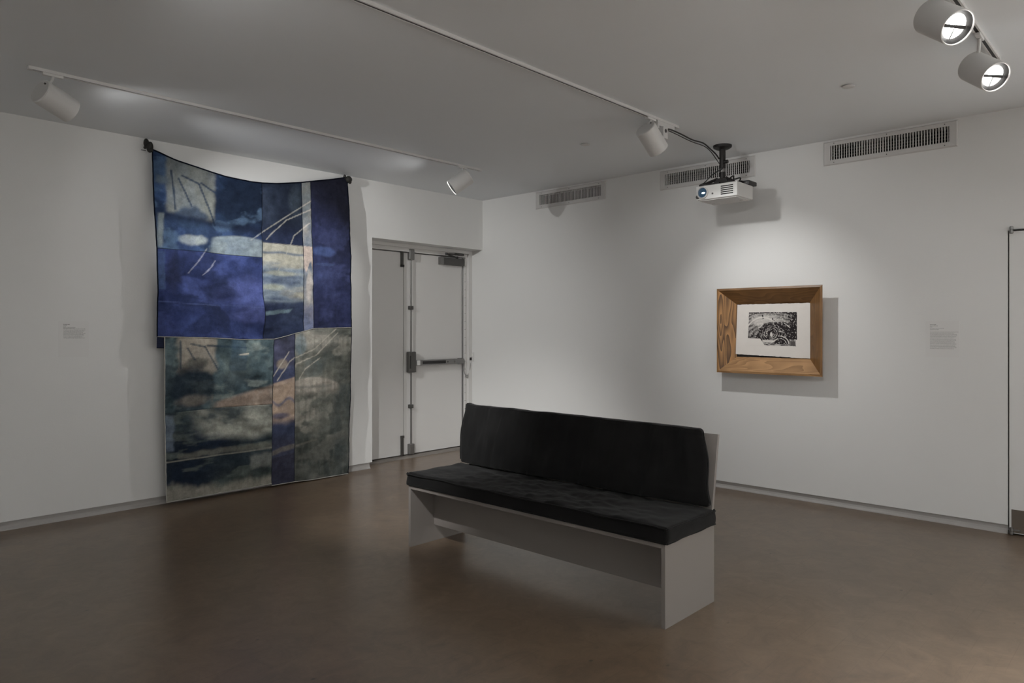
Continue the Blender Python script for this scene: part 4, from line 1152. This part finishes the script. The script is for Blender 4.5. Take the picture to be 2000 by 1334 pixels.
# dark machinery mass of the second block with light rings and bars
ink = np.maximum(ink, blockB * (0.98 + 0.35 * (g - .5)) * np.maximum(blob(s, t_, 0.55, 0.56, 0.27, 0.235, 0.25, 12, 0.25), 0.75 * (s > 0.62)))
for rx in (0.035, 0.060, 0.085, 0.115, 0.15):
    ink = ink * (1 - (0.75 if rx < 0.1 else 0.45) * ring(0.485, 0.565, rx, rx * 1.25, 0.0055) * (fbm(s * 22, t_ * 22, 103, 3) > 0.42))
ink = ink * (1 - 0.9 * blob(s, t_, 0.492, 0.585, 0.016, 0.045, 0.4, 13, 0.2))
ink = ink * (1 - 0.85 * blob(s, t_, 0.45, 0.715, 0.085, 0.030, 0.4, 14, 0.3) * (t_ > 0.66))
ink = ink * (1 - 0.9 * ring(0.60, 0.745, 0.125, 0.135, 0.010) * (s > 0.60) * (t_ < 0.75) * (t_ > 0.60))
ink = ink * (1 - 0.9 * ring(0.60, 0.755, 0.095, 0.10, 0.005) * (s > 0.60) * (t_ < 0.75))
for p, q, w in (((0.50, 0.735), (0.58, 0.66), 0.012), ((0.36, 0.74), (0.47, 0.775), 0.009), ((0.60, 0.515), (0.64, 0.535), 0.010), ((0.66, 0.36), (0.74, 0.45), 0.008), ((0.33, 0.46), (0.37, 0.40), 0.006), ((0.40, 0.76), (0.80, 0.775), 0.004)):
    ink = ink * (1 - 0.9 * stroke(s, t_, p, q, w))
spk = fbm(s * 70, t_ * 60, 104, 3)
ink = ink * (1 - 0.6 * (spk > 0.66))
ink = np.clip(ink * 1.15, 0, 1)
ink = np.maximum(ink, blockB * 0.9 * sstep(0.71, 0.76, s) * (t_ > 0.70) * (t_ < 0.785))
mask = np.maximum(blockA, blockB)
lastm = (t_ > 0.67) & (s < 0.34 + 0.5 * (t_ - 0.67))
ink = ink * mask * (~lastm)
pc_ = np.array((0.78, 0.745, 0.705)); ic = np.array((0.030, 0.025, 0.027))
colp = pc_ * (1 - ink[..., None]) + ic * ink[..., None]
# the image follows the sheet
fu = s; fv = 1 - t_
Yi = pw0 + (pw1 - pw0) * fu + 0.016 * (1 - fv) * (1 - fu)
Zi = pz0 + (pz1 - pz0) * fv + 0.013 * (1 - fu) * (1 - fv) - 0.010 * fu * (1 - fv)
Xi = -0.0465 - 0.003 * fbm(fu * 3, fv * 3, 6, 3) - 0.0006
sheet('printed_image', Xi, Yi, Zi, M['printed'], paper, colp)

# ------------------------------------------------------------------ bench with cushions
BX0, BX1, BY0, BY1 = -3.122, -2.620, -4.432, -2.450
bn = thing('bench', 'grey painted board bench with low sloping backrest on the concrete floor', 'bench', (-2.871, -3.441, 0))
bo = Vector(bn.location)
def bb(name, a, b_, bev=0.0015):
    return bxo(name, Vector(a) - bo, Vector(b_) - bo, M['grey'], bn, bev)
bb('end_panel', (BX0, BY0, 0), (BX1, BY0 + 0.022, 0.412))
bb('end_panel', (BX0, BY1 - 0.022, 0), (BX1, BY1, 0.412))
bb('seat_board', (BX0, BY0 + 0.022, 0.392), (BX1, BY1 - 0.022, 0.412))
bb('rail', (-2.915, BY0 + 0.022, 0.112), (-2.895, BY1 - 0.022, 0.392))
bm = NB()
za, zb_ = 0.30, 0.888
xa, xb_ = -2.619, -2.520
for p in ((xa, za), (xa + 0.021, za), (xb_ + 0.021, zb_), (xb_, zb_)):
    pass
pts = [(xa, za), (xa + 0.021, za), (xb_ + 0.020, zb_ - 0.003), (xb_, zb_)]
E0 = [bm.verts.new(Vector((x, BY0 + 0.030, z)) - bo) for x, z in pts]; E1 = [bm.verts.new(Vector((x, BY1 - 0.030, z)) - bo) for x, z in pts]
for k in range(4):
    bm.faces.new((E0[k], E1[k], E1[(k + 1) % 4], E0[(k + 1) % 4]))
bm.faces.new(E0); bm.faces.new(E1[::-1])
obj('backrest', bm, M['grey'], bn)

def soft_box(dx, dy, dz, nx, ny, nz, rnd_, shape):
    """closed rounded cushion surface around the origin; shape(p, n) -> moved point"""
    bm = NB(); V = {}
    def vert(i, j, k):
        if (i, j, k) not in V:
            p = np.array((-dx / 2 + dx * i / nx, -dy / 2 + dy * j / ny, -dz / 2 + dz * k / nz))
            c = np.clip(p, -np.array((dx, dy, dz)) / 2 + rnd_, np.array((dx, dy, dz)) / 2 - rnd_)
            d = p - c; L_ = np.linalg.norm(d)
            n = d / L_ if L_ > 1e-9 else np.zeros(3)
            if L_ > 1e-9: p = c + n * rnd_
            V[(i, j, k)] = bm.verts.new(shape(p, n))
        return V[(i, j, k)]
    def quad(a, b_, c, d): bm.faces.new((vert(*a), vert(*b_), vert(*c), vert(*d)))
    for i in range(nx):
        for j in range(ny):
            quad((i, j, 0), (i, j + 1, 0), (i + 1, j + 1, 0), (i + 1, j, 0)); quad((i, j, nz), (i + 1, j, nz), (i + 1, j + 1, nz), (i, j + 1, nz))
    for i in range(nx):
        for k in range(nz):
            quad((i, 0, k), (i + 1, 0, k), (i + 1, 0, k + 1), (i, 0, k + 1)); quad((i, ny, k), (i, ny, k + 1), (i + 1, ny, k + 1), (i + 1, ny, k))
    for j in range(ny):
        for k in range(nz):
            quad((0, j, k), (0, j, k + 1), (0, j + 1, k + 1), (0, j + 1, k)); quad((nx, j, k), (nx, j + 1, k), (nx, j + 1, k + 1), (nx, j, k + 1))
    return bm

sc = thing('seat_cushion', 'long flat black fabric cushion lying on the bench seat', 'cushion', (-2.880, -3.442, 0.4125))
SX, SY, SZ = 0.500, 2.005, 0.084
def seat_shape(p, n):
    x, y, z = p
    top = max(0.0, z / (SZ / 2))
    w = float(fbm(x * 5 + 3, y * 3.5, 201, 3)) - 0.5
    w2 = float(fbm(x * 3 + y * 9, y * 4 - x * 12, 202, 3)) - 0.5
    zz = z + top * (0.012 * w + 0.040 * w2 * math.exp(-((y - 0.05) / 0.85) ** 2) + 0.002)
    xx = x + 0.010 * (float(fbm(y * 4, z * 14, 203, 3)) - 0.5) * abs(n[0] if abs(n[0]) > .3 else 0) + (0.006 * math.sin(z * 36) if x < -SX / 2 + 0.03 else 0)
    yy = y
    if abs(y) > SY / 2 - 0.03:
        yy += math.copysign(0.010 * (abs(z) / (SZ / 2)) ** 2 - 0.010 + 0.006 * (float(fbm(x * 9, z * 20, 204, 2)) - .5), y)
    return Vector((xx, yy, zz + SZ / 2 + 0.001))
obj('cover', soft_box(SX, SY, SZ, 44, 150, 8, 0.014, seat_shape), M['canvas'], sc, smooth=True)
def piping(parent, pts, r=0.0035):
    return obj('piping', tube(NB(), smooth_path(pts, 4), r, 6), M['canvas'], parent, smooth=True)
rp = random.Random(8)
for z in (0.009, SZ - 0.004):
    lo = [(-SX / 2 + rp.uniform(-.004, .002), y, z + rp.uniform(-.003, .003)) for y in np.linspace(-SY / 2, SY / 2, 17)]
    piping(sc, lo)
    for sy in (-1, 1):
        piping(sc, [(x, sy * (SY / 2 + 0.001), z + rp.uniform(-.003, .003)) for x in np.linspace(-SX / 2, SX / 2, 7)])
for sx, sy in ((-1, 1), (-1, -1), (1, -1), (1, 1)):
    for z in (0.007, SZ - 0.006):
        obj('corner_tip', lathe(NB(), [(0, 0.012), (0.005, 0.010), (0.008, 0.0), (0.005, -0.010), (0, -0.012)], 8, Matrix.Translation((sx * (SX / 2 - 0.004), sy * (SY / 2 - 0.006), z + (0.007 if z < 0.04 else 0)))), M['canvas'], sc, smooth=True)
obj('end_fold', tube(NB(), smooth_path([(-SX / 2 + 0.03, -SY / 2 - 0.001, 0.050), (-0.05, -SY / 2 - 0.003, 0.044), (0.12, -SY / 2 - 0.003, 0.050), (SX / 2 - 0.06, -SY / 2 - 0.001, 0.056)], 5), 0.0042, 6), M['canvas'], sc, smooth=True)

bc = thing('back_cushion', 'long upright black fabric cushion leaning on the bench backrest', 'cushion', (-2.640, -3.400, 0.5120))
CX_, CY_, CZ_ = 0.088, 1.910, 0.406
def back_shape(p, n):
    x, y, z = p
    h = (z + CZ_ / 2) / CZ_                          # 0 bottom .. 1 top
    e = abs(y) / (CY_ / 2)
    thick = (1.15 - 0.42 * h ** 1.6) * (1 - 0.45 * e ** 10) * (0.75 + 0.25 * min(1, (h + 0.15) * 3))
    xx = x * thick
    front = x < -CX_ / 2 + 0.012
    pl = float(fbm(y * 14, h * 1.4, 211, 3)) - 0.5
    pl2 = float(fbm(y * 5, h * 2.0, 212, 3)) - 0.5
    if front:
        xx += 0.034 * pl * (0.35 + 0.65 * h) + 0.026 * pl2
        for yc in (-0.62, -0.17, 0.26, 0.6):
            xx += 0.006 * math.exp(-((y - yc - 0.05 * (0.5 - h)) / 0.012) ** 2)
    ee = float(sstep(0.78, 1.0, e))
    if y > 0:
        side = ee * (0.012 * h - 0.032 * (1 - h) + 0.016 * math.sin(math.pi * min(1, h * 1.1)))
    else:
        side = ee * (0.010 * h - 0.070 * (1 - h) ** 1.4 + 0.010 * math.sin(h * 8))
    zz = z + CZ_ / 2
    if h > 0.9:
        zz += 0.008 * (float(fbm(y * 3.3, 0.5, 213, 3)) - 0.5) * 2 + (0.012 * float(sstep(0.92, 1.0, e)) if y > 0 else -0.008 * float(sstep(0.97, 1.0, e)))
    return Vector((xx + 0.085 * h - 0.004, y + side, zz + 0.001))
obj('cover', soft_box(CX_, CY_, CZ_, 10, 190, 44, 0.018, back_shape), M['canvas'], bc, smooth=True)
def bsurf(y, h, off=0.0):
    v = back_shape(np.array((-CX_ / 2, y, -CZ_ / 2 + CZ_ * h)), np.array((-1.0, 0, 0)))
    return (v.x + off, v.y, v.z)
for yc in (-0.62, -0.17, 0.26):
    piping(bc, [bsurf(yc + 0.05 * (0.5 - h), h, 0.002) for h in np.linspace(0.06, 0.95, 9)], 0.003)
piping(bc, [bsurf(y, 0.985, 0.004) for y in np.linspace(-0.94, 0.94, 25)], 0.0035)
for sy in (-1, 1):
    piping(bc, [bsurf(sy * 0.962, h, 0.008) for h in np.linspace(0.05, 0.97, 10)], 0.0035)
